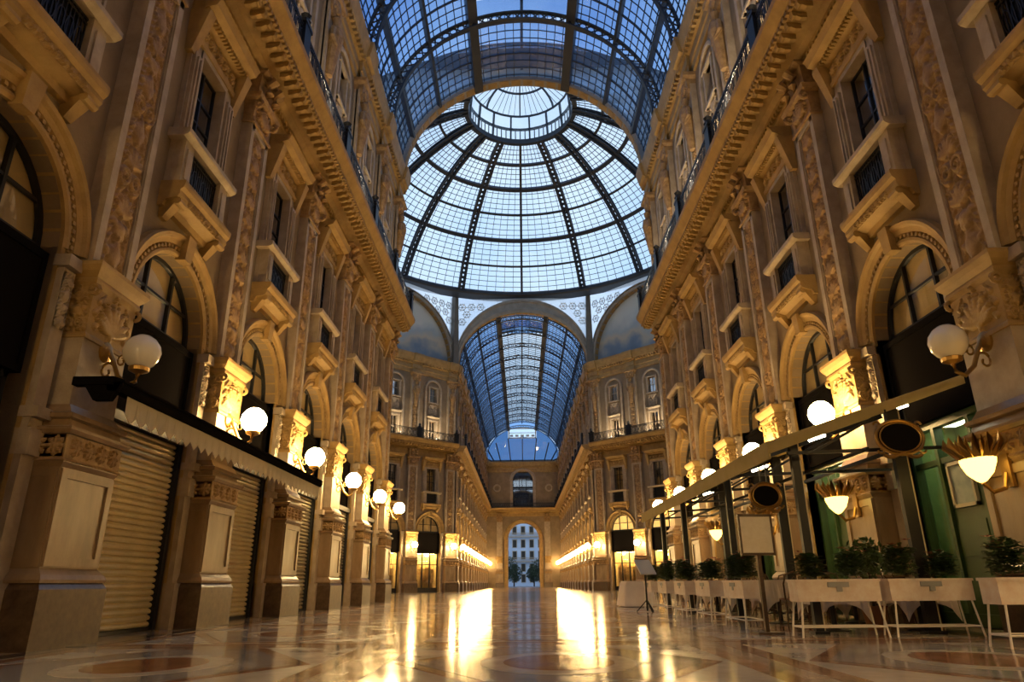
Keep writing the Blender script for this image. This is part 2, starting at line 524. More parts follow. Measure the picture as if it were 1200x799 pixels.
# ---- arch and its lunette window
def m_arch():
    b = MB(); o = OH - 1.25
    b.arc([(r + o, x) for r, x in [(1.25, -0.28), (1.25, 0.06), (1.30, 0.09), (1.35, 0.09), (1.37, 0.04), (1.45, 0.04), (1.47, 0.09), (1.56, 0.12), (1.60, 0.17), (1.66, 0.19), (1.69, 0.14), (1.69, 0.0), (1.6, -0.05), (1.4, -0.28)]], (0, SPR), 0, PI, 26)
    rb = 1.41 + o
    for i in range(38):
        a = PI * (i + 0.5) / 38
        c = (0.06, rb * math.cos(a), SPR + rb * math.sin(a))
        b.box(c[0] - 0.02, c[0] + 0.035, c[1] - 0.03, c[1] + 0.03, c[2] - 0.03, c[2] + 0.03)
    for s in (-1, 1):                                               # plain jamb mouldings below the springing
        b.box(-0.28, 0.06, min(s * OH, s * (OH + 0.08)), max(s * OH, s * (OH + 0.08)), 0, SPR)
    b.taper((0, 0.20, -0.12, 0.12), SPR + OH - 0.04, (0, 0.25, -0.16, 0.16), SPR + OH + 0.46)   # keystone
    return b.mesh('arch_moulding', M['gold'])
def m_lunette():
    b = MB()
    d0, d1 = -0.34, -0.26
    b.arc([(OH - 0.08, d0), (OH - 0.08, d1), (OH, d1), (OH, d0)], (0, SPR), 0, PI, 20)
    b.box(d0, d1, -OH, OH, SPR - 0.14, SPR + 0.02)
    for u in (-0.46, 0.46):
        b.box(d0, d1, u - 0.03, u + 0.03, SPR, SPR + math.sqrt(OH ** 2 - u * u))
    b.box(d0 + .01, d1 - .01, -OH + 0.13, OH - 0.13, SPR + 0.6, SPR + 0.65)
    return b.mesh('lunette_window', M['iron'])
def m_lunpane(ua, ub):
    b = MB(); n = 7; top = []
    for i in range(n):
        u = ua + (ub - ua) * i / (n - 1)
        top.append((-0.3, u, SPR + math.sqrt(max((OH - 0.05) ** 2 - u * u, 0.0))))
    pts = [(-0.3, ua, SPR)] + top + [(-0.3, ub, SPR)]
    b.add(pts, [tuple(range(len(pts)))])
    return b.mesh('pane', M['lunglass'])
def m_lunblind():
    b = MB()
    b.arc([(0.01, -0.36), (OH - 0.01, -0.36)], (0, SPR + 0.03), 0, PI, 18, closed=False)
    return b.mesh('blind', M['blind'])
def m_fascia():
    b = MB()
    b.box(-0.33, -0.12, -1.24, 1.24, 3.5, 5.3)
    b.box(-0.14, -0.09, -1.24, 1.24, 3.5, 3.58); b.box(-0.14, -0.09, -1.24, 1.24, 5.18, 5.3)
    for s in (-1, 1):
        b.box(-0.14, -0.09, min(s * 1.16, s * 1.24), max(s * 1.16, s * 1.24), 3.58, 5.18)
    return b.mesh('fascia_board', M['black'])

# ---- first floor window
def m_window():
    b = MB()
    for s in (-1, 1):
        y = lambda p, q: (min(s * p, s * q), max(s * p, s * q))
        b.box(0, 0.10, *y(0.60, 0.98), 7.90, 11.4)
        b.box(0.10, 0.17, *y(0.66, 0.94), 9.1, 11.1)
        b.box(0.17, 0.21, *y(0.72, 0.76), 9.2, 11.0); b.box(0.17, 0.21, *y(0.84, 0.88), 9.2, 11.0)
        b.box(-0.22, 0.13, *y(0.55, 0.62), 7.90, 11.35)
        b.box(0.10, 0.30, *y(0.62, 0.96), 7.90, 8.93)               # balcony posts
        b.box(0.30, 0.33, *y(0.70, 0.88), 8.10, 8.75)
    b.box(-0.22, 0.13, -0.62, 0.62, 11.28, 11.4)
    return b.mesh('window_surround', M['pale'])
def m_sill():
    b = MB()
    b.extr([(0, 8.91), (0.32, 8.91), (0.40, 8.95), (0.43, 8.99), (0.43, 9.08), (0.0, 9.10)], -1.12, 1.12)
    return b.mesh('window_sill', M['pale'])
def m_ledge():
    b = MB()
    b.extr([(0, 7.43), (0.10, 7.45), (0.14, 7.55), (0.36, 7.61), (0.40, 7.67), (0.40, 7.75), (0.46, 7.81), (0.48, 7.89), (0.48, 7.95), (0, 7.95)], -1.05, 1.05)
    for s in (-1, 1):
        b.taper((0, 0.08, s * 0.85 - 0.09, s * 0.85 + 0.09), 7.23, (0, 0.38, s * 0.85 - 0.13, s * 0.85 + 0.13), 7.65)
        b.tube([(0.34, s * 0.85 - 0.14, 7.55), (0.34, s * 0.85 + 0.14, 7.55)], 0.075, 8)
    b.relief(band(1.5, 0.16, 66, 10), -0.7, 0.7, 7.59, 7.75, 0.37, 0.07)
    return b.mesh('window_ledge', M['gold'])
def m_hood():
    b = MB()
    b.extr([(0, 11.4), (0.16, 11.4), (0.18, 11.5), (0.13, 11.55), (0.13, 11.95), (0.25, 12.0), (0.30, 12.08), (0.52, 12.14), (0.56, 12.24), (0.60, 12.3), (0, 12.34)], -1.1, 1.1)
    b.relief(band(1.7, 0.34, 80, 16), -0.85, 0.85, 11.58, 11.93, 0.13, 0.08)
    for s in (-1, 1):
        b.taper((0, 0.14, s * 1.0 - 0.1, s * 1.0 + 0.1), 11.0, (0, 0.42, s * 1.0 - 0.13, s * 1.0 + 0.13), 12.0)
    for i in range(20):
        u = -1.1 + 2.2 * (i + 0.5) / 20
        b.box(0.2, 0.36, u - 0.03, u + 0.03, 12.0, 12.1)
    return b.mesh('window_hood', M['gold'])
def m_grille():
    b = MB()
    for z in (7.99, 8.07, 8.79, 8.87):
        b.box(0.18, 0.21, -0.62, 0.62, z - 0.02, z + 0.02)
    for i in range(15):
        u = -0.6 + 1.2 * i / 14
        b.box(0.185, 0.205, u - 0.012, u + 0.012, 7.99, 8.87)
    for i in range(6):
        u = -0.5 + 0.2 * i
        b.tube([(0.195, u + 0.085 * math.cos(a), 8.43 + 0.2 * math.sin(a)) for a in np.linspace(0, 2 * PI, 11)], 0.016, 4)
    b.box(0.10, 0.12, -0.6, 0.6, 7.95, 8.91)
    return b.mesh('iron_grille', M['iron'])
def m_sash():
    b = MB()
    for u in (-0.57, -0.02, 0.53):
        b.box(-0.17, -0.10, u, u + 0.05, 7.95, 11.3)
    for z in (9.05, 10.0, 10.55, 11.24):
        b.box(-0.16, -0.11, -0.56, 0.56, z, z + 0.045)
    return b.mesh('sash', M['iron'])
def m_pane(ua, ub, za, zb, d=-0.14):
    b = MB(); b.add([(d, ua, za), (d, ub, za), (d, ub, zb), (d, ua, zb)], [(0, 1, 2, 3)])
    return b.mesh('pane', M['pane'])
def m_curtain():
    b = MB(); b.box(-0.72, -0.70, -0.62, 0.62, 7.95, 11.4)
    return b.mesh('curtain', M['blind'])

# ---- upper storey
def m_upsurround():
    b = MB()
    pr = [(0.86, 0.0), (0.86, 0.10), (0.92, 0.14), (1.02, 0.14), (1.08, 0.08), (1.08, 0.0)]
    b.arc(pr, (0, 19.2), 0, PI, 18)
    for s in (-1, 1):
        b.extr([(0, 0)], 0, 0) if 0 else None
        b.box(0, 0.13, min(s * 0.86, s * 1.06), max(s * 0.86, s * 1.06), 13.6, 19.2)
        for za, zb in ((13.75, 16.0), (17.9, 19.4)):
            b.box(-0.2, 0.1, min(s * 0.43, s * 0.6), max(s * 0.43, s * 0.6), za - (0.12 if za > 14 else 0), zb + 0.12)
    for z in (16.0, 17.78, 19.4):
        b.box(-0.2, 0.14, -0.66, 0.66, z, z + 0.12)
    b.steps([(16.12, 0.08, 0.62), (16.3, 0.12, 0.66), (16.36, 0.26, 0.78), (16.44, 0.28, 0.8)])
    b.relief(carve(0.9, 0.95, 40, 34, 31), -0.55, 0.55, 16.6, 17.65, 0.0, 0.12)
    return b.mesh('window_surround', M['pale'])
def m_uppil():
    b = MB()
    b.box(0, 0.16, -0.5, 0.5, 13.6, 20.5)
    for s in (-1, 1):
        b.box(0.1, 0.25, min(s * .34, s * .5), max(s * .34, s * .5), 13.6, 20.4)
    b.steps([(13.6, 0.36, 0.58), (14.6, 0.36, 0.58), (14.7, 0.24, 0.5)])
    return b.mesh('upper_pilaster', M['pale'])
def m_herm():
    b = MB()
    b.relief(carve(0.64, 3.0, 30, 90, 41), -0.32, 0.32, 14.75, 17.4, 0.16, 0.09)
    # a half figure on a tapering shaft
    pts = [(0.28, 0, 17.2), (0.32, 0, 17.8), (0.36, 0, 18.4), (0.38, 0, 18.8), (0.38, 0, 19.15), (0.37, 0, 19.3), (0.38, 0, 19.42), (0.38, 0, 19.6), (0.38, 0, 19.75)]
    b.tube(pts, [0.13, 0.2, 0.24, 0.30, 0.24, 0.11, 0.14, 0.17, 0.06], 9)
    for s in (-1, 1):
        b.tube([(0.36, s * 0.25, 19.05), (0.40, s * 0.37, 18.6), (0.52, s * 0.12, 18.35)], [0.11, 0.10, 0.07], 6)
    b.steps([(19.75, 0.30, 0.42), (19.85, 0.34, 0.48), (20.3, 0.40, 0.52), (20.4, 0.52, 0.64), (20.55, 0.54, 0.66)])
    b.relief(carve(0.9, 0.45, 36, 22, 44), -0.44, 0.44, 19.85, 20.32, 0.36, 0.12)
    return b.mesh('carved_figure', M['carved'], smooth=False)
def m_upsash():
    b = MB()
    for za, zb in ((13.75, 16.0), (17.9, 19.4)):
        for u in (-0.45, -0.025, 0.40):
            b.box(-0.17, -0.11, u, u + 0.05, za, zb)
        for z in (za, (za + zb) / 2, zb - 0.05):
            b.box(-0.16, -0.12, -0.45, 0.45, z, z + 0.05)
    return b.mesh('sash', M['pale'])
MS = dict(pilaster=m_pilaster(), plinth=m_plinth(), pedestal=m_pedestal(), frieze=m_frieze(), pedcor=m_pedcornice(), capital=m_capital(), respond=m_respond(),
          panel=[m_panel(11), m_panel(12), m_panel(13)], upcap=m_upcapital(), arch=m_arch(), lun=m_lunette(),
          lunpane=[m_lunpane(-1.2, -0.42), m_lunpane(-0.42, 0.42), m_lunpane(0.42, 1.2)], lunblind=m_lunblind(), fascia=m_fascia(),
          window=m_window(), sill=m_sill(), ledge=m_ledge(), hood=m_hood(), grille=m_grille(), sash=m_sash(), curtain=m_curtain(),
          pane=[m_pane(-0.55, -0.0, 9.07, 11.27), m_pane(0.0, 0.55, 9.07, 11.27)], upsur=m_upsurround(), uppil=m_uppil(), herm=m_herm(), upsash=m_upsash(),
          uppane=[m_pane(-0.42, 0.42, 13.75, 16.0), m_pane(-0.42, 0.42, 17.9, 19.4)])
MS['lunblit'] = MS['lunblind'].copy(); MS['lunblit'].materials[0] = M['litblind']
b = MB(); b.box(0.56, 0.91, -0.075, 0.075, 13.26, 13.36); b.taper((0.56, 0.70, -0.06, 0.06), 13.18, (0.56, 0.86, -0.06, 0.06), 13.26)
b.tube([(0.85, -0.08, 13.25), (0.85, 0.08, 13.25)], 0.05, 7)
MS['bracket'] = b.mesh('cornice_bracket', M['gold'])
b = MB()
for z, t in ((13.96, 0.04), (14.06, 0.03), (14.62, 0.03), (14.72, 0.06)):
    b.box(1.07, 1.11, -BAY / 2, BAY / 2, z - t / 2, z + t / 2)
for i in range(46):
    u = -BAY / 2 + BAY * (i + 0.5) / 46
    b.box(1.083, 1.097, u - 0.012, u + 0.012, 13.90, 14.72)
for i in range(12):
    u = -BAY / 2 + BAY * (i + 0.5) / 12
    b.tube([(1.09, u + 0.16 * math.cos(a), 14.34 + 0.24 * math.sin(a)) for a in np.linspace(0, 2 * PI, 11)], 0.018, 4)
MS['rail'] = b.mesh('railing', M['iron'])
b = MB(); b.box(0.98, 1.18, -0.22, 0.22, 13.90, 14.80); b.box(0.95, 1.2, -0.28, 0.28, 14.80, 14.90)
b.lathe([(0.10, 0), (0.16, 0.08), (0.10, 0.2), (0.15, 0.3), (0.03, 0.42)], (1.07, 0, 14.90), 8)
MS['railpost'] = b.mesh('railing_post', M['iron'])

def m_shutter_slat():
    b = MB(); b.extr([(-0.375, 0.0), (-0.335, 0.012), (-0.322, 0.045), (-0.338, 0.075), (-0.38, 0.095), (-0.385, 0.107), (-0.39, 0)], -1.16, 1.16)
    return b.mesh('slat', M['shutter'])
def m_shutter_frame():
    b = MB()
    for s in (-1, 1):
        b.box(-0.42, -0.26, min(s * 1.14, s * 1.25), max(s * 1.14, s * 1.25), 0, 3.52)
    b.box(-0.42, -0.2, -1.25, 1.25, 3.36, 3.52); b.box(-0.40, -0.31, -1.14, 1.14, 0, 0.06)
    return b.mesh('shutter_frame', M['iron'])
def m_shutter_joined(m):
    b = MB()
    for i in range(31):
        z = 0.06 + i * 0.107
        b.extr([(-0.375, z), (-0.335, z + 0.012), (-0.322, z + 0.045), (-0.338, z + 0.075), (-0.38, z + 0.095), (-0.385, z + 0.107), (-0.39, z)], -1.16, 1.16)
    return b.mesh('slats', m)
MS['slat'], MS['shutframe'] = m_shutter_slat(), m_shutter_frame()
MS['slats'] = m_shutter_joined(M['shutterdim'])
# glazed shop front: frame, door leaf, panes, warm room behind
M['shopwall'] = mat('shop_wall', (0.72, 0.56, 0.28), 0.7, col2=(0.55, 0.40, 0.18), scale=3)
M['shopglow'] = mat('lit_shop_ceiling', (1, 0.9, 0.7), 0.5, emit=(1.0, 0.70, 0.30), estr=60.0)
def m_shopfront():
    b = MB()
    for u in (-1.25, -0.44, 0.36, 1.17):
        b.box(-0.36, -0.26, u, u + 0.08, 0, 3.5)
    b.box(-0.36, -0.26, -1.25, 1.25, 0, 0.4); b.box(-0.36, -0.26, -1.25, 1.25, 3.4, 3.52); b.box(-0.35, -0.27, -1.25, 1.25, 2.4, 2.46)
    return b.mesh('shop_front', M['iron'])
MS['shopfront'] = m_shopfront()
MS['shoppane'] = [m_pane(-1.17, -0.44, 0.4, 3.4, -0.31), m_pane(-0.36, 0.36, 0.4, 3.4, -0.31), m_pane(0.44, 1.17, 0.4, 3.4, -0.31)]
b = MB(); b.box(-1.16, -1.14, -1.25, 1.25, 0, 3.5); b.box(-1.15, -0.4, -1.25, -1.23, 0, 3.5); b.box(-1.15, -0.4, 1.23, 1.25, 0, 3.5)
for z in (0.9, 1.5, 2.1):
    b.box(-1.13, -0.8, -1.2, 1.2, z, z + 0.04)
for i in range(26):
    u = random.uniform(-1.15, 1.1); z = random.choice((0.94, 1.54, 2.14)); hh = random.uniform(0.12, 0.4)
    b.box(-1.05, -0.85, u, u + random.uniform(0.06, 0.2), z, z + hh, 1)
MS['shoproom'] = b.mesh('shop_room', [M['shopwall'], mat('shop_goods', (0.35, 0.16, 0.06), 0.5, col2=(0.7, 0.55, 0.3), scale=9)])
b = MB(); b.box(-1.0, -0.45, -1.1, 1.1, 3.4, 3.44)
MS['shoplight'] = b.mesh('ceiling_light', M['shopglow'])

for key in ('fascia', 'shutframe', 'slat', 'slats', 'shopfront', 'shoproom', 'shoplight'):          # as wide as the arches
    for v in MS[key].vertices:
        v.co.y *= OH / 1.25
for me in MS['shoppane']:
    for v in me.vertices:
        v.co.y *= OH / 1.25

def m_cornice(u0, u1):
    b = MB()
    b.extr([(0, 12.4), (0.06, 12.42), (0.06, 12.92), (0.14, 13.0), (0.16, 13.08), (0.24, 13.10), (0.36, 13.22), (0.60, 13.32), (0.92, 13.36), (0.92, 13.48), (1.02, 13.52), (1.12, 13.66), (1.20, 13.76), (1.22, 13.9), (0, 13.92)], u0, u1)
    return b.mesh('cornice', M['gold'])
def m_dentils(u0, u1):
    b = MB(); n = int((u1 - u0) / 0.17)
    for i in range(n):
        u = u0 + (i + 0.25) * 0.17
        b.box(0.92, 1.0, u, u + 0.09, 13.36, 13.48)
        b.box(0.14, 0.22, u, u + 0.09, 12.92, 13.04)
    return b.mesh('dentil_band', M['gold'])
def m_topcornice(u0, u1, piers):
    b = MB()
    pr = [(0, 20.55), (0.10, 20.6), (0.10, 20.95), (0.16, 21.0), (0.14, 21.45), (0.24, 21.5), (0.26, 21.62), (0.42, 21.7), (0.46, 21.9), (0.54, 22.2), (0.56, 22.45), (0, 22.5)]
    b.extr(pr, u0, u1)
    for u in piers:
        b.extr([(x + 0.14 if x > 0 else 0, z) for x, z in pr[1:]], u - 0.55, u + 0.55)
    for i in range(int((u1 - u0) / 0.3)):
        u = u0 + (i + 0.3) * 0.3
        b.box(0.2, 0.40, u, u + 0.14, 21.5, 21.68)
    return b.mesh('top_cornice', M['gold'])

def dress(root, centres, piers, u0, u1, lit=False, shop=lambda i: 'shutter', brackets=True, ground=True, skip_pier=(), slats=()):
    """hang the storeys' pieces on a wall: part > sub-part"""
    for i, u in enumerate(centres):
        L = (0, u, 0)
        ob('arch_moulding', MS['arch'], root, L)
        w = ob('lunette_window', MS['lun'], root, L)
        for me in MS['lunpane']:
            ob('pane', me, w)
        ob('blind', MS['lunblit' if lit else 'lunblind'], w)
        k = shop(i)
        if k != 'none':
            ob('fascia_board', MS['fascia'], root, L)
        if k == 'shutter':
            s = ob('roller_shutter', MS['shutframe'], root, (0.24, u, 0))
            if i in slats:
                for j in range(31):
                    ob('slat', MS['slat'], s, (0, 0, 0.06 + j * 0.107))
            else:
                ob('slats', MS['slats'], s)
        elif k == 'shop':
            s = ob('shop_front', MS['shopfront'], root, L)
            for me in MS['shoppane']:
                ob('pane', me, s)
            ob('shop_room', MS['shoproom'], s); ob('ceiling_light', MS['shoplight'], s)
        w = ob('window', MS['window'], root, L)
        for nm, key in (('window_sill', 'sill'), ('window_ledge', 'ledge'), ('window_hood', 'hood'), ('iron_grille', 'grille'), ('sash', 'sash'), ('curtain', 'curtain')):
            ob(nm, MS[key], w)
        for me in MS['pane']:
            ob('pane', me, w)
        w = ob('upper_window', MS['upsur'], root, L)
        ob('sash', MS['upsash'], w)
        for me in MS['uppane']:
            ob('pane', me, w)
        ob('railing', MS['rail'], root, L)
    for i, u in enumerate(piers):
        L = (0, u, 0)
        p = ob('pilaster', MS['pilaster'], root, L)
        for nm, key in (('plinth', 'plinth'), ('pedestal', 'pedestal'), ('carved_frieze', 'frieze'), ('pedestal_cornice', 'pedcor'), ('carved_capital', 'capital'), ('side_strip', 'respond'), ('upper_capital', 'upcap')):
            ob(nm, MS[key], p)
        ob('carved_panel', MS['panel'][i % 3], p)
        p = ob('upper_pilaster', MS['uppil'], root, L)
        ob('carved_figure', MS['herm'], p)
        ob('railing_post', MS['railpost'], root, L)
    c = ob('cornice', m_cornice(u0, u1), root)
    ob('dentil_band', m_dentils(u0, u1), c, kind='stuff')
    n = int((u1 - u0) / 0.34)
    if brackets:
        for j in range(n):
            ob('cornice_bracket', MS['bracket'], c, (0, u0 + (j + 0.5) * (u1 - u0) / n, 0))
    else:
        b = MB()
        src = MS['bracket']
        vs = [tuple(v.co) for v in src.vertices]; fs = [tuple(p.vertices) for p in src.polygons]
        for j in range(n):
            uu = u0 + (j + 0.5) * (u1 - u0) / n
            b.add([(x, y + uu, z) for x, y, z in vs], fs)
        ob('cornice_brackets', b.mesh('cornice_brackets', M['gold']), c, kind='stuff')
    ob('top_cornice', m_topcornice(u0, u1, piers), root)

# ------------------------------------------------------------------ near arm walls
NP = [Y0 + BAY * k for k in range(-1, 6)]                            # piers
NC = [Y0 + BAY * (k + 0.5) for k in range(-1, 5)]                    # bay centres
YB = -11.0
wl = struct('wall_left', 'ornate stone arcade wall along the left side of the hall, with closed shutters', 'wall', wall_mesh('wall_left', NC, YB, YN), (-WX, 0, 0))
dress(wl, NC, NP, 3.0, YN, slats=(1, 2), shop=lambda i: 'gate' if i == 0 else 'shutter')
wr = struct('wall_right', 'ornate stone arcade wall along the right side of the hall, behind the cafe terrace', 'wall', wall_mesh('wall_right', [-c for c in NC], -YN, -YB), (WX, 0, 0), PI)
dress(wr, [-c for c in NC], [-c for c in NP], -YN, -3.0, shop=lambda i: ('none' if i in (1, 2, 3) else 'shop'))
# ------------------------------------------------------------------ far arm walls
FP = [YF + 1.0 + BAY * k for k in range(0, 14)]
FC = [p + BAY / 2 for p in FP[:-1]]
wfl = struct('wall_far_left', 'long lamp-lit arcade wall on the left beyond the dome', 'wall', wall_mesh('wall_far_left', FC, YF, YE), (-WX, 0, 0))
dress(wfl, FC, FP, YF, YE, brackets=False, shop=lambda i: 'shop' if i % 3 else 'shutter')
wfr = struct('wall_far_right', 'long lamp-lit arcade wall on the right beyond the dome', 'wall', wall_mesh('wall_far_right', [-c for c in FC], -YE, -YF), (WX, 0, 0), PI)
dress(wfr, [-c for c in FC], [-c for c in FP], -YE, -YF, brackets=False, shop=lambda i: 'shop' if i % 3 else 'shutter')
# ------------------------------------------------------------------ octagon walls
HS = (YF - YN) / 2 * math.tan(PI / 8)
DC = [-BAY, 0.0, BAY]; DP = [-1.5 * BAY, -BAY / 2, BAY / 2, 1.5 * BAY]
IR = (YF - YN) / 2
for nm, lab, a, detailed in (('wall_diagonal_left', 'slanting corner wall under the dome, left of the far arcade', 135, True), ('wall_diagonal_right', 'slanting corner wall under the dome, right of the far arcade', 45, True),
                             ('wall_near_left', 'slanting corner wall under the dome, hidden behind the left arcade', 225, False), ('wall_near_right', 'slanting corner wall under the dome, hidden behind the right arcade', 315, False),
                             ('wall_blocker_west', 'added unseen wall blocking sky light from the open left side arm', 180, False), ('wall_blocker_east', 'added unseen wall blocking sky light from the open right side arm', 0, False)):  # west and east: unseen walls added across the open arms to block sky light
    ar = R(a)
    me = wall_mesh(nm, DC if detailed else [], -HS, HS)
    wd = struct(nm, lab, 'wall', me, (IR * math.cos(ar), CY + IR * math.sin(ar), 0), ar + PI)
    if detailed:
        dress(wd, DC, DP, -HS, HS, lit=(a == 45), shop=lambda i: 'shop', brackets=False)
# short returns closing the corners between arm walls and octagon
for s, side in ((-1, 'left'), (1, 'right')):
    for y, end in ((YN, 'near'), (YF, 'far')):
        b = MB(); x0, x1 = sorted((s * (WX - 0.02), s * (HS + 0.15)))
        b.box(x0, x1, y - 0.35 if end == 'near' else y - 0.1, y + 0.1 if end == 'near' else y + 0.35, 0, ZS + 0.4)
        struct('trim_%s_%s' % (end, side), 'stone corner pier at the %s %s corner of the domed crossing' % (end, side), 'pier', b.mesh('corner_pier', M['stone']))
# ------------------------------------------------------------------ end wall with the street arch, and the wall behind the camera
mb = MB()
facade(mb, -WX, WX, 0, ZS + 0.3, [(-2.85, 2.85, 0, 8.35, True), (-1.9, 1.9, 14.2, 19.0, True)], 1.0)
we = struct('wall_end', 'end wall of the arcade with a tall open street arch and a round-headed window over it', 'wall', mb.mesh('wall_end', M['render']), (0, YE, 0), -PI / 2)
b = MB(); b.arc([(2.85, -0.2), (2.85, 0.1), (3.1, 0.2), (3.5, 0.2), (3.6, 0.0)], (0, 8.35), 0, PI, 22)
for s in (-1, 1):
    b.box(-0.2, 0.16, min(s * 2.85, s * 3.5), max(s * 2.85, s * 3.5), 0, 8.35)
ob('arch_moulding', b.mesh('arch_moulding', M['gold']), we)
b = MB(); b.arc([(1.9, -0.2), (1.9, 0.1), (2.2, 0.2), (2.5, 0.0)], (0, 19.0), 0, PI, 18)
for s in (-1, 1):
    b.box(-0.2, 0.16, min(s * 1.9, s * 2.4), max(s * 1.9, s * 2.4), 13.7, 19.0)
w = ob('window', b.mesh('window_surround', M['pale']), we)
b = MB()
for u in (-1.9, -0.65, 0.6, 1.85):
    b.box(-0.5, -0.4, u, u + 0.1, 14.2, 19.8)
for z in (15.6, 17.3, 19.0):
    b.box(-0.5, -0.4, -1.9, 1.9, z, z + 0.12)
ob('sash', b.mesh('sash', M['iron']), w)
b = MB(); b.arc([(0.01, -0.45), (1.9, -0.45)], (0, 19.0), 0, PI, 14, closed=False)
b.add([(-0.45, -1.9, 14.2), (-0.45, 1.9, 14.2), (-0.45, 1.9, 19.0), (-0.45, -1.9, 19.0)], [(0, 1, 2, 3)])
ob('pane', b.mesh('pane', M['pane']), w)
b = MB(); b.box(-4.0, -3.9, -4, 4, 13.9, 22); b.box(-4.0, -0.9, -4, 4, 13.8, 13.9); b.box(-4.0, -0.9, -4, 4, 21.5, 21.6); b.box(-4, -0.9, -4.1, -4, 13.8, 21.6); b.box(-4, -0.9, 4, 4.1, 13.8, 21.6)
ob('room', b.mesh('room', M['inside']), w)
for u in (-4.9, 4.9):
    b = MB(); b.arc([(0.45, 0), (0.45, 0.12), (0.65, 0.16), (0.75, 0)], (u, 17.6), 0, 2 * PI, 20)
    ob('round_niche', b.mesh('round_niche', M['pale']), we)
    p = ob('pilaster', MS['pilaster'], we, (0, u * 0.9, 0))
    for nm, key in (('plinth', 'plinth'), ('pedestal', 'pedestal'), ('carved_frieze', 'frieze'), ('pedestal_cornice', 'pedcor'), ('carved_capital', 'capital'), ('upper_capital', 'upcap')):
        ob(nm, MS[key], p)
c = ob('cornice', m_cornice(-WX, WX), we)
ob('dentil_band', m_dentils(-WX, WX), c, kind='stuff')
for k in (-1, 0, 1):
    ob('railing', MS['rail'], we, (0, k * BAY, 0))
ob('top_cornice', m_topcornice(-WX, WX, [-4.4, 4.4]), we)
b = MB(); b.box(-WX - 1.3, WX + 1.3, YB - 0.3, YB, 0, 31)
struct('wall_back', 'plain wall closing the arcade behind the viewer', 'wall', b.mesh('wall_back', M['render']))

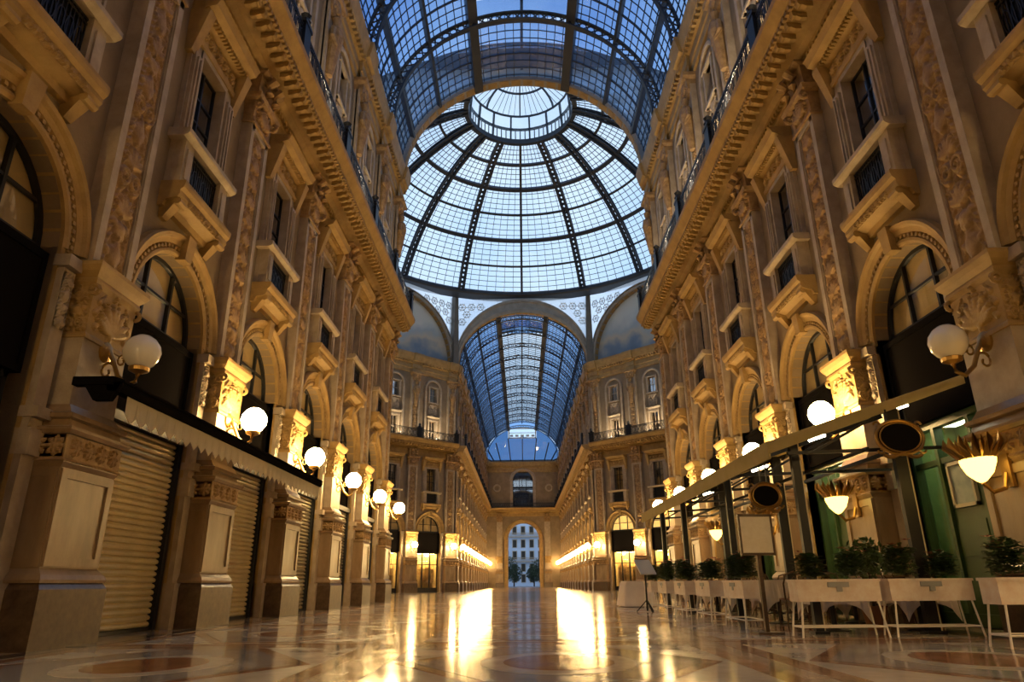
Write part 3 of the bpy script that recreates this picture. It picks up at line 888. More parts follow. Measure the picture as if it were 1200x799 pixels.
# ------------------------------------------------------------------ glass roofs of the arms
RV = WX - 0.08
VSF = 0.84           # the far roof is flatter still
VC = [VS]
def P_arc(a, r=RV):
    return (r * math.cos(a), ZS + VC[0] * r * math.sin(a))
NA = 24                                                             # fine divisions round the arc
def arm_roof(nm, lab, ya, yb, ribs, mon, panes_from=None, panes_to=None):
    """ribs: y of the lattice ribs; mon = (y0, y1) of the raised ridge light"""
    b = MB()
    for i in (0, 3, 6, 9, 15, 18, 21, 24):                          # purlins
        a = PI * i / NA; x, z = P_arc(a, RV - 0.1)
        b.bar((x, ya, z), (x, yb, z), 0.16 if i not in (9, 15) else 0.5, 0.28 if i not in (9, 15) else 0.5, (math.cos(a), 0, math.sin(a)))
    x, z = P_arc(PI / 2, RV + 0.9); b.bar((x, ya, z + (0.0)), (x, yb, z), 0.16, 0.25)
    root = struct(nm, lab, 'roof', b.mesh('purlins', M['roofiron']))
    # lattice ribs
    for y in ribs:
        b = MB()
        for r in (RV - 0.06, RV - 0.55):
            b.arc([(r, y - 0.11), (r, y + 0.11), (r - 0.08, y + 0.11), (r - 0.08, y - 0.11)], (0, ZS), 0, PI, 48)
        n = 44
        for i in range(n):
            a0, a1 = PI * i / n, PI * (i + 1) / n
            for q0, q1 in (((RV - 0.1), (RV - 0.6)), ((RV - 0.6), (RV - 0.1))):
                y0_, z0_ = q0 * math.cos(a0), ZS + q0 * math.sin(a0)
                y1_, z1_ = q1 * math.cos(a1), ZS + q1 * math.sin(a1)
                b.bar((y, y0_, z0_), (y, y1_, z1_), 0.05, 0.05)
        b.v = [(yy, xx, ZS + VC[0] * (zz - ZS)) for xx, yy, zz in b.v]
        ob('rib', b.mesh('rib', M['roofiron']), root)
    # fine bars
    b = MB()
    for i in range(1, NA * 2):
        if i % 6 == 0:
            continue
        a = PI * i / (NA * 2)
        inside = abs(math.cos(a)) < math.cos(PI * 9 / NA) - 1e-3
        x, z = P_arc(a)
        segs = [(ya, yb)]
        if inside and mon:
            segs = [(ya, mon[0]), (mon[1], yb)]
        for p, q in segs:
            if q - p > 0.05:
                b.bar((x, p, z), (x, q, z), 0.035, 0.05, (math.cos(a), 0, math.sin(a)))
    n = int(round((yb - ya) / 0.575))
    for j in range(n + 1):
        y = ya + (yb - ya) * j / n
        w_ = 0.075 if j % 4 == 0 else 0.035
        inm = mon and mon[0] - 0.01 < y < mon[1] + 0.01
        for i in range(NA):
            if inm and 9 <= i < 15:
                continue
            a0, a1 = PI * i / NA, PI * (i + 1) / NA
            p, q = P_arc(a0), P_arc(a1)
            am = (a0 + a1) / 2
            b.bar((p[0], y, p[1]), (q[0], y, q[1]), w_, w_ * 1.3, (math.cos(am), 0, math.sin(am)))
    xm, zm = P_arc(PI * 9 / NA); zt = zm + 1.15
    if mon:
        for j in range(int((mon[1] - mon[0]) / 0.575) + 1):
            y = mon[0] + 0.575 * j
            for s in (-1, 1):
                b.bar((s * xm, y, zm), (s * xm, y, zt), 0.05, 0.05)
                b.bar((s * xm, y, zt), (0, y, zt + 0.55), 0.07 if j % 4 == 0 else 0.04, 0.06)
        for s in (-1, 1):
            b.bar((s * xm, mon[0], zt), (s * xm, mon[1], zt), 0.14, 0.14)
            for t in (0.33, 0.66):
                b.bar((s * xm * t, mon[0], zt + 0.55 * (1 - t)), (s * xm * t, mon[1], zt + 0.55 * (1 - t)), 0.045, 0.05)
    ob('glazing_bars', b.mesh('glazing_bars', M['roofiron']), root, kind='stuff')
    # panes
    g = MB()
    nb = int(round((yb - ya) / 2.3))
    unit = (yb - ya) / nb
    shared = {}
    for j in range(nb):
        y = ya + unit * j
        inm = mon and mon[0] - 0.2 < y + unit / 2 < mon[1] + 0.2
        for i in range(0, NA, 3):
            if inm and 9 <= i < 15:
                continue
            sep = panes_from is not None and y + unit > panes_from
            tgt = MB() if sep else g
            for k in range(3):
                p, q = P_arc(PI * (i + k) / NA, RV + 0.03), P_arc(PI * (i + k + 1) / NA, RV + 0.03)
                o_ = 0 if sep else y
                tgt.add([(p[0], o_, p[1]), (p[0], o_ + unit, p[1]), (q[0], o_ + unit, q[1]), (q[0], o_, q[1])], [(0, 3, 2, 1)])
            if sep:
                if i not in shared:
                    shared[i] = tgt.mesh('pane', M['vaultglass'])
                ob('pane', shared[i], root, (0, y, 0))
    if mon:
        for s in (-1, 1):
            g.add([(s * xm, mon[0], zm), (s * xm, mon[1], zm), (s * xm, mon[1], zt), (s * xm, mon[0], zt)], [(0, 1, 2, 3)], 2)
            g.add([(s * xm, mon[0], zt), (s * xm, mon[1], zt), (0, mon[1], zt + 0.55), (0, mon[0], zt + 0.55)], [(0, 1, 2, 3)], 1)
        for y in mon:
            g.add([(-xm, y, zm), (xm, y, zm), (xm, y, zt), (0, y, zt + 0.55), (-xm, y, zt)], [(0, 1, 2, 3, 4)])
    if g.v:
        ob('glazing', g.mesh('glazing', [M['vaultglass'], M['domeglass'], M['roofiron']]), root, kind='stuff')
    return root
arm_roof('ceiling_near', 'barrel-vaulted glass and iron roof over the near arm of the hall', -10.3, YN - 0.1, [9.75, 14.35, 18.95, 23.55, 28.15], (-10.3, 28.15), panes_from=14.0)
YH = 126.6
VC[0] = VSF
fr = arm_roof('ceiling_far', 'long barrel-vaulted glass and iron roof over the far arm beyond the dome', YF + 0.1, YH, [YF + 4.6 * k + 1.0 for k in range(0, 13)], (YF + 5.6, YH))
b = MB()                                                            # hipped end of the far roof and its white gable
hp = [PI * i / 8 for i in range(9)]
for i, a in enumerate(hp):
    p, q = (RV * math.cos(a), YH, ZS + VSF * RV * math.sin(a) * 0.68), (5.9 * math.cos(a), YE - 0.2, ZS + 0.1)
    b.bar(p, q, 0.16, 0.2)
b.arc([(RV, YH - 0.1), (RV, YH + 0.1), (RV - 0.2, YH + 0.1), (RV - 0.2, YH - 0.1)], (0, ZS), 0, PI, 30) if 0 else None
ob('hip_bars', b.mesh('hip_bars', M['roofiron']), fr)
b = MB()
for a0, a1 in zip(hp, hp[1:]):
    f_ = lambda a: ((RV * math.cos(a), YH, ZS + VSF * RV * math.sin(a) * 0.68), (5.9 * math.cos(a), YE - 0.2, ZS + 0.1))
    p0, q0 = f_(a0); p1, q1 = f_(a1)
    b.add([p0, q0, q1, p1], [(0, 1, 2, 3)])
    if abs(a0 + a1 - PI) < 0.5:
        continue
    # gable above the hip
    g0, g1 = (RV * math.cos(a0), YH, ZS + VSF * RV * math.sin(a0)), (RV * math.cos(a1), YH, ZS + VSF * RV * math.sin(a1))
    b.add([p0, p1, g1, g0], [(0, 1, 2, 3)])
ob('hip_glazing', b.mesh('hip_glazing', M['gableglass']), fr)
b = MB()
for x0, x1, z0, z1 in ((-2.6, 2.6, 26.2, 26.4), (-2.6, 2.6, 28.0, 28.2), (-2.6, -2.4, 26.2, 28.2), (2.4, 2.6, 26.2, 28.2), (-2.6, 2.6, 27.2, 27.3)):
    b.box(x0, x1, YH - 0.35, YH - 0.25, z0, z1)
gp = ob('gable_panel', b.mesh('gable_panel', M['lattice']), fr)
b = MB(); b.add([(-2.6, YH - 0.3, 26.2), (2.6, YH - 0.3, 26.2), (2.6, YH - 0.3, 28.2), (-2.6, YH - 0.3, 28.2)], [(0, 1, 2, 3)])
ob('pane', b.mesh('pane', M['domeglass']), gp)
b = MB()
for i in range(5):
    x = -2.0 + i
    b.box(x - 0.3, x + 0.3, YH - 0.39, YH - 0.36, 26.5, 26.9)
ob('gable_vents', b.mesh('gable_vents', M['lattice']), gp)
# ------------------------------------------------------------------ upper octagon: arches, lattice spandrels, murals
ZR = 30.2
def mural_mat():
    m = mat('mural', (0.30, 0.28, 0.24), 0.8, col2=(0.46, 0.42, 0.34), scale=0.5)
    n, l = m.node_tree.nodes, m.node_tree.links
    t = n.new('ShaderNodeTexCoord'); s = n.new('ShaderNodeSeparateXYZ'); l.new(t.outputs['Object'], s.inputs[0])
    z = n.new('ShaderNodeTexNoise'); z.inputs['Scale'].default_value = 0.35; z.inputs['Detail'].default_value = 3
    l.new(t.outputs['Object'], z.inputs['Vector'])
    a = n.new('ShaderNodeMath'); a.operation = 'MULTIPLY_ADD'; a.inputs[1].default_value = 6.0; l.new(z.outputs['Fac'], a.inputs[0]); l.new(s.outputs['Z'], a.inputs[2])
    r = n.new('ShaderNodeValToRGB'); mr = n.new('ShaderNodeMapRange')
    mr.inputs[1].default_value = 24.5; mr.inputs[2].default_value = 32.0
    l.new(a.outputs[0], mr.inputs[0]); l.new(mr.outputs[0], r.inputs[0])
    e = r.color_ramp.elements
    e[0].position, e[0].color = 0.0, (0.10, 0.14, 0.20, 1)
    e[1].position, e[1].color = 1.0, (0.62, 0.62, 0.56, 1)
    for p, c in ((0.22, (0.20, 0.26, 0.34, 1)), (0.36, (0.50, 0.44, 0.34, 1)), (0.5, (0.36, 0.42, 0.46, 1)), (0.72, (0.58, 0.60, 0.56, 1))):
        q = r.color_ramp.elements.new(p); q.color = c
    l.new(r.outputs[0], n['Principled BSDF'].inputs['Base Color'])
    return m
M['mosaic'] = mural_mat()
ri, ro = 6.75, 7.22
def big_arch(vs, vo):
    def sq(b):                                                      # flatten; the outer edge may rise more than the inner
        def f(x, y, z):
            if z <= ZS:
                return (x, y, z)
            t = min(max((math.hypot(y, z - ZS) - ri) / (ro - ri), 0), 1)
            return (x, y, ZS + (vs + (vo - vs) * t) * (z - ZS))
        b.v = [f(*q) for q in b.v]
        return b
    b = MB()
    b.arc([(ri, -0.5), (ri, 0.12), (ri + 0.12, 0.2), (ri + 0.2, 0.1), (ro - 0.12, 0.1), (ro - 0.08, 0.24), (ro, 0.24), (ro, -0.5)], (0, ZS), 0, PI, 44)
    A = sq(b).mesh('arch_ring', M['drum'])
    b = MB()
    for i in range(30):
        a0, a1 = PI * (i + 0.12) / 30, PI * (i + 0.88) / 30
        b.arc([(ri - 0.03, -0.42), (ri - 0.03, 0.02), (ri + 0.02, 0.02), (ri + 0.02, -0.42)], (0, ZS), a0, a1, 2)
    B = sq(b).mesh('arch_coffers', M['gold'])
    g = MB()
    for i in range(16):                                             # spandrel strips each side
        for s in (-1, 1):
            u0_, u1_ = HS * i / 16, HS * (i + 1) / 16
            f_ = lambda u: ZS + vo * math.sqrt(max(ro * ro - u * u, 0)) - 0.05
            g.add([(-0.2, s * u0_, f_(u0_)), (-0.2, s * u1_, f_(u1_)), (-0.2, s * u1_, ZR), (-0.2, s * u0_, ZR)], [(0, 1, 2, 3)])
    C = g.mesh('spandrel_glass', M['milk'])
    b = MB()
    for i in range(-7, 8):
        for j in range(9):
            u = i * 1.0 + (0.5 if j % 2 else 0); z = ZS + 0.5 + j * 0.85
            rr = math.hypot(u, (z - ZS) / vo)
            if rr > ro + 0.34 and abs(u) < HS - 0.3 and z < ZR - 0.3:
                b.tube([(-0.12, u + 0.36 * math.cos(a), z + 0.36 * math.sin(a)) for a in np.linspace(0, 2 * PI, 13)], 0.045, 4)
                for q in range(3):
                    a = q * PI / 3
                    b.bar((-0.12, u - 0.52 * math.cos(a), z - 0.52 * math.sin(a)), (-0.12, u + 0.52 * math.cos(a), z + 0.52 * math.sin(a)), 0.05, 0.04, (1, 0, 0))
    return A, B, C, b.mesh('spandrel_lattice', M['lattice'])
BIG = {False: big_arch(VS, VS), True: big_arch(VSF, 1.0)}
def squash(b):
    b.v = [(x, y, ZS + VS * (z - ZS) if z > ZS else z) for x, y, z in b.v]
    return b
b = MB(); b.arc([(0.01, -0.48), (ri + 0.1, -0.48)], (0, ZS), 0, PI, 40, closed=False)
MS['mural'] = squash(b).mesh('mural', M['mosaic'])
b = MB()
b.taper((-0.5, 0.55, HS - 0.55, HS + 0.2), ZS - 0.2, (-0.4, 0.35, HS - 0.28, HS + 0.15), ZR)
MS['cornerrib'] = b.mesh('corner_rib', M['cornerrib'])
for a, nm, lab in ((270, 'wall_drum_near', 'great arch of the dome nearest the viewer, with white lattice glazing in its corners'), (90, 'wall_drum_far', 'great arch under the dome framing the far glass vault'),
                   (135, 'wall_drum_diagonal_left', 'painted lunette arch under the dome, left of the far vault'), (45, 'wall_drum_diagonal_right', 'painted lunette arch under the dome, right of the far vault'),
                   (225, 'wall_drum_near_left', 'painted lunette arch under the dome above the hidden near left corner'), (315, 'wall_drum_near_right', 'painted lunette arch under the dome above the hidden near right corner'),
                   (180, 'wall_drum_left', 'lunette arch under the dome over the left side arm'), (0, 'wall_drum_right', 'lunette arch under the dome over the right side arm')):
    ar = R(a)
    A_, B_, C_, D_ = BIG[a == 90]
    root = struct(nm, lab, 'arch', A_, (IR * math.cos(ar), CY + IR * math.sin(ar), 0), ar + PI)
    ob('arch_coffers', B_, root, kind='stuff')
    ob('spandrel_glass', C_, root)
    ob('spandrel_lattice', D_, root, kind='stuff')
    ob('corner_rib', MS['cornerrib'], root)
    if a not in (270, 90):
        ob('mural', MS['mural'], root)
        if a % 90:
            ob('top_cornice', m_topcornice(-HS, HS, []), root) if a > 200 else None

# ------------------------------------------------------------------ dome
DR0, DZ0, DR1, DZ1 = 17.1, 30.5, 4.75, 41.1
dzc = (DR1 ** 2 + DZ1 ** 2 - DR0 ** 2 - DZ0 ** 2) / (2 * (DZ1 - DZ0)); DR = math.hypot(DR0, DZ0 - dzc)
da0, da1 = math.atan2(DZ0 - dzc, DR0), math.atan2(DZ1 - dzc, DR1)
def DP_(t, phi, off=0.0):
    a = da0 + (da1 - da0) * t
    r = (DR + off) * math.cos(a)
    return (r * math.cos(phi), r * math.sin(phi), dzc + (DR + off) * math.sin(a))
b = MB(); b.lathe([(DR0 + 1.4, ZR - 0.2), (DR0 + 0.1, ZR - 0.1), (DR0 - 0.1, ZR), (DR0 - 0.1, ZR + 0.25), (DR0 + 0.1, ZR + 0.45), (DR0 + 1.6, ZR + 0.5), (DR0 + 1.6, ZR - 0.2)][:6], n=64)
b.f = [f for f in b.f if len(f) == 4]
dome = struct('ceiling_dome', 'great glass and iron dome over the crossing, with a glazed lantern at its top', 'dome', b.mesh('dome_ring', M['roofiron']), (0, CY, 0))
OFF = PI / 16                                                       # a minor rib lies on the axis of the hall
def rib_mesh():
    b = MB(); n = 34
    for s in (-1, 1):
        for o0, o1 in ((-0.06, -0.06), (-0.34, -0.34)):
            pts = []
            for i in range(n + 1):
                p = Vector(DP_(i / n, 0, o0)); pts.append((p.x, s * 0.24, p.z))
            for p, q in zip(pts, pts[1:]):
                b.bar(p, q, 0.20, 0.12)
    for i in range(n):
        p, q = Vector(DP_(i / n, 0, -0.2)), Vector(DP_((i + 1) / n, 0, -0.2))
        b.bar((p.x, -0.24, p.z), (q.x, 0.24, q.z), 0.12, 0.1); b.bar((p.x, 0.24, p.z), (q.x, -0.24, q.z), 0.12, 0.1)
    return b.mesh('rib', M['roofiron'])
def minor_mesh():
    b = MB(); n = 30
    pts = [DP_(i / n, 0, -0.12) for i in range(n + 1)]
    for p, q in zip(pts, pts[1:]):
        b.bar(p, q, 0.24, 0.26)
    return b.mesh('minor_rib', M['roofiron'])
RM, RN = rib_mesh(), minor_mesh()
for k in range(16):
    phi = PI / 2 + k * PI / 8
    ob('minor_rib' if k == 0 or k == 8 else 'rib', RN if k in (0, 8) else RM, dome, (0, 0, 0), phi)
# hoops
for t, w_, th in ((1 / 6, 0.20, 0.24), (2 / 6, 0.38, 0.46), (3 / 6, 0.20, 0.24), (4 / 6, 0.36, 0.44), (5 / 6, 0.24, 0.3)):
    b = MB(); n = 96
    for i in range(n):
        p, q = Vector(DP_(t, 2 * PI * i / n, -0.1)), Vector(DP_(t, 2 * PI * (i + 1) / n, -0.1))
        up = (p + q) / 2 - Vector((0, 0, dzc))
        b.bar(p, q, w_, th, up)
    ob('hoop', b.mesh('hoop', M['roofiron']), dome)
# fine bars
b = MB()
NS = 7
for k in range(16):
    for j in range(NS):
        if j == 0:
            continue
        phi = PI / 2 + (k + j / NS) * PI / 8
        for i in range(24):
            p, q = DP_(i / 24, phi, 0), DP_((i + 1) / 24, phi, 0)
            b.bar(p, q, 0.04, 0.05)
for i in range(1, 30):
    if i % 5 == 0:
        continue
    for k in range(96):
        p, q = DP_(i / 30, 2 * PI * k / 96, 0), DP_(i / 30, 2 * PI * (k + 1) / 96, 0)
        b.bar(p, q, 0.04, 0.05)
ob('glazing_bars', b.mesh('glazing_bars', M['roofiron']), dome, kind='stuff')
for j in range(6):
    g = MB(); m_, n = 4, 6
    for i in range(m_ + 1):
        for k in range(n + 1):
            g.v.append(DP_((j + i / m_) / 6, k / n * PI / 8, 0.03))
    for i in range(m_):
        for k in range(n):
            a = i * (n + 1) + k
            g.f.append([a, a + 1, a + n + 2, a + n + 1]); g.m.append(0)
    me = g.mesh('pane', M['domeglass'])
    for k in range(16):
        ob('pane', me, dome, (0, 0, 0), PI / 2 + k * PI / 8)
# lantern: ring beam, glazed drum, small cupola
b = MB()
for r0, r1, z0_, z1_ in ((DR1 - 0.05, DR1 + 0.35, DZ1 - 0.35, DZ1 + 0.15), (DR1 - 0.1, DR1 + 0.1, DZ1 + 1.15, DZ1 + 1.35)):
    b.lathe([(r0, z0_), (r1, z0_), (r1, z1_), (r0, z1_), (r0, z0_)], n=48); 
b.f = [f for f in b.f if len(f) == 4]; b.m = [0] * len(b.f)
for i in range(64):
    a = 2 * PI * i / 64
    b.box(DR1 * math.cos(a) - 0.05, DR1 * math.cos(a) + 0.05, DR1 * math.sin(a) - 0.05, DR1 * math.sin(a) + 0.05, DZ1, DZ1 + 1.2)
for i in range(16):
    a = PI / 2 + 2 * PI * (i + 0.5) / 16
    b.bar((DR1 * math.cos(a), DR1 * math.sin(a), DZ1), (4.5 * math.cos(a), 4.5 * math.sin(a), DZ1 + 2.6), 0.14, 0.2)
for i in range(8):
    a = PI / 2 + 2 * PI * i / 8
    pts = [(4.5 * math.cos(t), DZ1 + 2.6 + 2.0 * math.sin(t)) for t in np.linspace(0, PI / 2, 8)]
    for p, q in zip(pts, pts[1:]):
        b.bar((p[0] * math.cos(a), p[0] * math.sin(a), p[1]), (q[0] * math.cos(a), q[0] * math.sin(a), q[1]), 0.12, 0.2)
for r_, z_ in ((4.5, DZ1 + 2.6), (3.0, DZ1 + 4.09)):
    for i in range(32):
        a, c = 2 * PI * i / 32, 2 * PI * (i + 1) / 32
        b.bar((r_ * math.cos(a), r_ * math.sin(a), z_), (r_ * math.cos(c), r_ * math.sin(c), z_), 0.14, 0.16)
for i in range(48):
    if i % 6:
        a = PI / 2 + 2 * PI * i / 48
        b.bar((4.5 * math.cos(a), 4.5 * math.sin(a), DZ1 + 2.6), (1.2 * math.cos(a), 1.2 * math.sin(a), DZ1 + 4.5), 0.035, 0.04)
lan = ob('lantern', b.mesh('lantern', M['roofiron']), dome)
g = MB()
g.lathe([(DR1, DZ1 + 0.1), (4.5, DZ1 + 2.6)] + [(4.5 * math.cos(t) + 0.01, DZ1 + 2.6 + 2.0 * math.sin(t)) for t in np.linspace(0.1, PI / 2, 7)], n=32)
g.f = [f for f in g.f if len(f) == 4]; g.m = [0] * len(g.f)
ob('lantern_glazing', g.mesh('lantern_glazing', M['domeglass']), lan)

# ------------------------------------------------------------------ floor of polished inlaid marble
def floor_mat(name, c1, c2, scale, rough=0.125):
    m = mat(name, c1, rough, col2=c2, scale=scale, spec=0.5)
    n, l = m.node_tree.nodes, m.node_tree.links
    b_ = n['Principled BSDF']
    t = n.new('ShaderNodeTexCoord')
    z = n.new('ShaderNodeTexNoise'); z.inputs['Scale'].default_value = 1.7; z.inputs['Detail'].default_value = 5
    l.new(t.outputs['Object'], z.inputs['Vector'])
    mr = n.new('ShaderNodeMapRange'); mr.inputs[1].default_value = 0.3; mr.inputs[2].default_value = 0.7
    mr.inputs[3].default_value = rough * 0.7; mr.inputs[4].default_value = rough * 1.5
    l.new(z.outputs['Fac'], mr.inputs[0]); l.new(mr.outputs[0], b_.inputs['Roughness'])
    z2 = n.new('ShaderNodeTexNoise'); z2.inputs['Scale'].default_value = 2.2; z2.inputs['Detail'].default_value = 2
    l.new(t.outputs['Object'], z2.inputs['Vector'])
    bp = n.new('ShaderNodeBump'); bp.inputs['Strength'].default_value = 0.04; bp.inputs['Distance'].default_value = 0.05
    l.new(z2.outputs['Fac'], bp.inputs['Height']); l.new(bp.outputs[0], b_.inputs['Normal'])
    return m
M['fl_base'] = floor_mat('floor_marble', (0.34, 0.25, 0.16), (0.46, 0.36, 0.25), 2.0)
M['fl_red'] = floor_mat('red_marble', (0.24, 0.09, 0.04), (0.32, 0.14, 0.07), 5)
M['fl_white'] = floor_mat('white_marble', (0.60, 0.54, 0.45), (0.50, 0.43, 0.34), 4)
M['fl_black'] = floor_mat('black_marble', (0.035, 0.03, 0.028), (0.07, 0.06, 0.05), 5)
M['fl_blue'] = floor_mat('grey_marble', (0.26, 0.25, 0.24), (0.36, 0.34, 0.31), 4)
b = MB()
b.add([(-WX - 0.5, YB, 0), (WX + 0.5, YB, 0), (WX + 0.5, YE + 1.0, 0), (-WX - 0.5, YE + 1.0, 0)], [(0, 1, 2, 3)])
b.add([(IR / math.cos(PI / 8) * math.cos(PI / 8 + k * PI / 4), CY + IR / math.cos(PI / 8) * math.sin(PI / 8 + k * PI / 4), -0.002) for k in range(8)], [tuple(range(8))])
floor = struct('floor', 'polished beige marble floor inlaid with red, white and black bands, mirroring the lamps', 'floor', b.mesh('floor', M['fl_base']))
def plate(pts, z, m):
    b = MB(); n = len(pts)
    vs = [(x, y, 0) for x, y in pts] + [(x, y, z) for x, y in pts]
    b.add(vs, [tuple(range(n, 2 * n))] + [(i, (i + 1) % n, n + (i + 1) % n, n + i) for i in range(n)])
    return b.mesh('inlay', m)
hx, hy = 2.05, BAY / 2
rect = lambda x, y: [(-x, -y), (x, -y), (x, y), (-x, y)]
hexa = lambda x, y, c: [(-x, 0), (-x + c, -y), (x - c, -y), (x, 0), (x - c, y), (-x + c, y)]
IN = [('border_panel', plate(rect(hx - 0.12, hy - 0.14), 0.002, M['fl_red'])), ('inlay_panel', plate(rect(hx - 0.34, hy - 0.36), 0.004, M['fl_white'])),
      ('inlay_lozenge', plate(hexa(hx - 0.42, hy - 0.44, 1.1), 0.006, M['fl_red'])), ('inlay_lozenge', plate(hexa(hx - 0.62, hy - 0.62, 0.95), 0.008, M['fl_blue'])),
      ('inlay_medallion', plate([(0.78 * math.cos(a), 0.98 * math.sin(a)) for a in np.linspace(0, 2 * PI, 25)[:-1]], 0.010, M['fl_white'])),
      ('inlay_medallion', plate([(0.55 * math.cos(a), 0.70 * math.sin(a)) for a in np.linspace(0, 2 * PI, 25)[:-1]], 0.012, M['fl_red']))]
for k in range(-1, 5):
    y = Y0 + BAY * (k + 0.5)
    for i in (-1, 0, 1):
        for nm, me in IN:
            ob(nm, me, floor, (i * 4.1, y, 0))
strip = plate(rect(0.16, hy - 0.03), 0.003, M['fl_black'])
for k in range(-1, 5):
    for s in (-1, 1):
        ob('border_strip', strip, floor, (s * 6.28, Y0 + BAY * (k + 0.5), 0))
for k in range(0, 9):                                               # the crossing: rings of bands
    a = 2 * PI * k / 9
for r_, w_, mk in ((15.5, 0.5, 'fl_red'), (11.0, 0.4, 'fl_black'), (9.8, 0.3, 'fl_red'), (5.0, 0.6, 'fl_blue')):
    b = MB(); n = 64
    for i in range(n):
        a, c = 2 * PI * i / n, 2 * PI * (i + 1) / n
        b.add([(r_ * math.cos(a), r_ * math.sin(a), 0.003), ((r_ + w_) * math.cos(a), (r_ + w_) * math.sin(a), 0.003), ((r_ + w_) * math.cos(c), (r_ + w_) * math.sin(c), 0.003), (r_ * math.cos(c), r_ * math.sin(c), 0.003)], [(0, 1, 2, 3)])
    ob('inlay_ring', b.mesh('inlay_ring', M[mk]), floor, (0, CY, 0))
band_m = plate(rect(6.3, 0.35), 0.003, M['fl_red'])
for k in range(0, 13):
    ob('border_band', band_m, floor, (0, FP[k], 0))

# ------------------------------------------------------------------ globe lamps on wall brackets
b = MB()
b.lathe([(0.0, -0.27), (0.10, -0.255), (0.18, -0.2), (0.245, -0.11), (0.27, 0.0), (0.245, 0.11), (0.18, 0.2), (0.10, 0.255), (0.0, 0.27)], n=16)
GL = b.mesh('globe', M['lit'], smooth=True)
GO = GL.copy(); GO.materials[0] = M['opal']
b = MB()
pts = [(-0.50, 0, 0.02), (-0.42, 0, -0.12), (-0.30, 0, -0.38), (-0.14, 0, -0.52), (-0.02, 0, -0.46), (0.0, 0, -0.32)]
b.tube(pts, [0.035, 0.035, 0.035, 0.035, 0.03, 0.05], 7)
b.tube([(-0.48 + 0.12 * math.cos(a) * (1 - a / 9), 0, -0.30 + 0.16 * math.sin(a) * (1 - a / 9)) for a in np.linspace(0, 7, 18)], 0.02, 5)
b.tube([(-0.28 + 0.10 * math.cos(a) * (1 - a / 9), 0, -0.14 + 0.12 * math.sin(a) * (1 - a / 9)) for a in np.linspace(0, 7, 18)], 0.018, 5)
b.lathe([(0.05, -0.34), (0.14, -0.30), (0.15, -0.25), (0.11, -0.22), (0.12, -0.2)], n=12)
BR = b.mesh('bracket', M['brass'])
b = MB()
b.tube([(-0.565, 0, 0.0), (-0.53, 0, 0.0), (-0.50, 0, 0.0), (-0.48, 0, 0.0)], [0.16, 0.16, 0.11, 0.04], 14)
b.tube([(-0.545, 0.12 * math.cos(a), 0.12 * math.sin(a)) for a in np.linspace(0, 2 * PI, 12)], 0.03, 5)
RO = b.mesh('wall_mount', M['brass'])
def lamp(x, y, rz, label, lit=True, group=None, z=4.1):
    o = thing('globe_lamp', label, 'lamp', (x, y, z), rz, group)
    ob('globe', GL if lit else GO, o); ob('bracket', BR, o); ob('wall_mount', RO, o)
LX = WX - 0.97
for s, sd in ((-1, 'left'), (1, 'right')):
    for k, y in enumerate(NP):
        if k == 0:
            continue
        n = k - 1
        lamp(s * LX, y, 0 if s < 0 else PI, 'unlit white globe wall lamp on the nearest big pier of the %s wall' % sd if n == 0 else
             'glowing globe wall lamp on the %s arcade, %s from the viewer' % (sd, ORD[n]), n > 0, 'globe lamps along the near arm')
    for k, y in enumerate(FP):
        lamp(s * LX, y, 0 if s < 0 else PI, 'small glowing globe lamp on the %s wall beyond the dome, %s pier' % (sd, ORD[k]), True, 'globe lamps along the far arm')
for s, sd in ((-1, 'left'), (1, 'right')):
    for k, y in enumerate((0.55, -6.35)):
        b = MB(); b.box(0, 0.4, -0.5, 0.5, 3.1, 5.2)
        ob('pilaster', b.mesh('pilaster', M['stone']), wl if s < 0 else wr, (0, y if s < 0 else -y, 0))
        lamp(s * LX, y, 0 if s < 0 else PI, 'glowing globe lamp on the %s wall behind the viewer, %s one' % (sd, ORD[k]), True, 'globe lamps along the near arm')
# floodlights on the cornice, washing the upper storey
b = MB(); b.box(-0.16, 0.16, -0.06, 0.06, 0.03, 0.15); b.box(-0.02, 0.02, -0.02, 0.02, 0, 0.04); FLB = b.mesh('housing', M['iron'])
for s, sd, st in ((-1, 'left', 600.0), (1, 'right', 1100.0)):
    b = MB(); b.add([(-0.14, 0.07, 0.154), (0.14, 0.07, 0.154), (0.14, -0.05, 0.175), (-0.14, -0.05, 0.175)], [(0, 3, 2, 1)])
    FLL = b.mesh('lens', mat('flood_lens', (1, 1, 1), 0.4, emit=(1.0, 0.80, 0.52), estr=st))
    for k, y in enumerate(NC):
        o = thing('floodlight', 'small black floodlight on the %s cornice behind the railing, %s bay' % (sd, ORD[k]), 'lamp', (s * (WX - 0.95), y, 13.92), PI / 2 if s < 0 else -PI / 2, 'floodlights on the cornice')
        ob('housing', FLB, o); ob('lens', FLL, o)
for nm, a in (('left', 135), ('right', 45)):
    ar = R(a); rr = ar + PI
    for i, u in enumerate(DC):
        ox, oy = IR * math.cos(ar), CY + IR * math.sin(ar)
        o = thing('floodlight', 'small black floodlight on the slanting %s cornice under the dome, %s bay' % (nm, ORD[i]), 'lamp', (ox + 0.95 * math.cos(rr) - u * math.sin(rr), oy + 0.95 * math.sin(rr) + u * math.cos(rr), 13.92), rr + PI / 2, 'floodlights on the cornice')
        ob('housing', FLB, o); ob('lens', FLL, o)
    for i, u in enumerate(DP):
        ox, oy = IR * math.cos(ar), CY + IR * math.sin(ar)
        x, y = ox + 0.97 * math.cos(rr) - u * math.sin(rr), oy + 0.97 * math.sin(rr) + u * math.cos(rr)
        kk = i if nm == 'left' else 3 - i
        lamp(x, y, rr, 'glowing globe lamp on the slanting %s wall under the dome, %s pier' % (nm, ORD[i]), True, 'globe lamps under the dome')

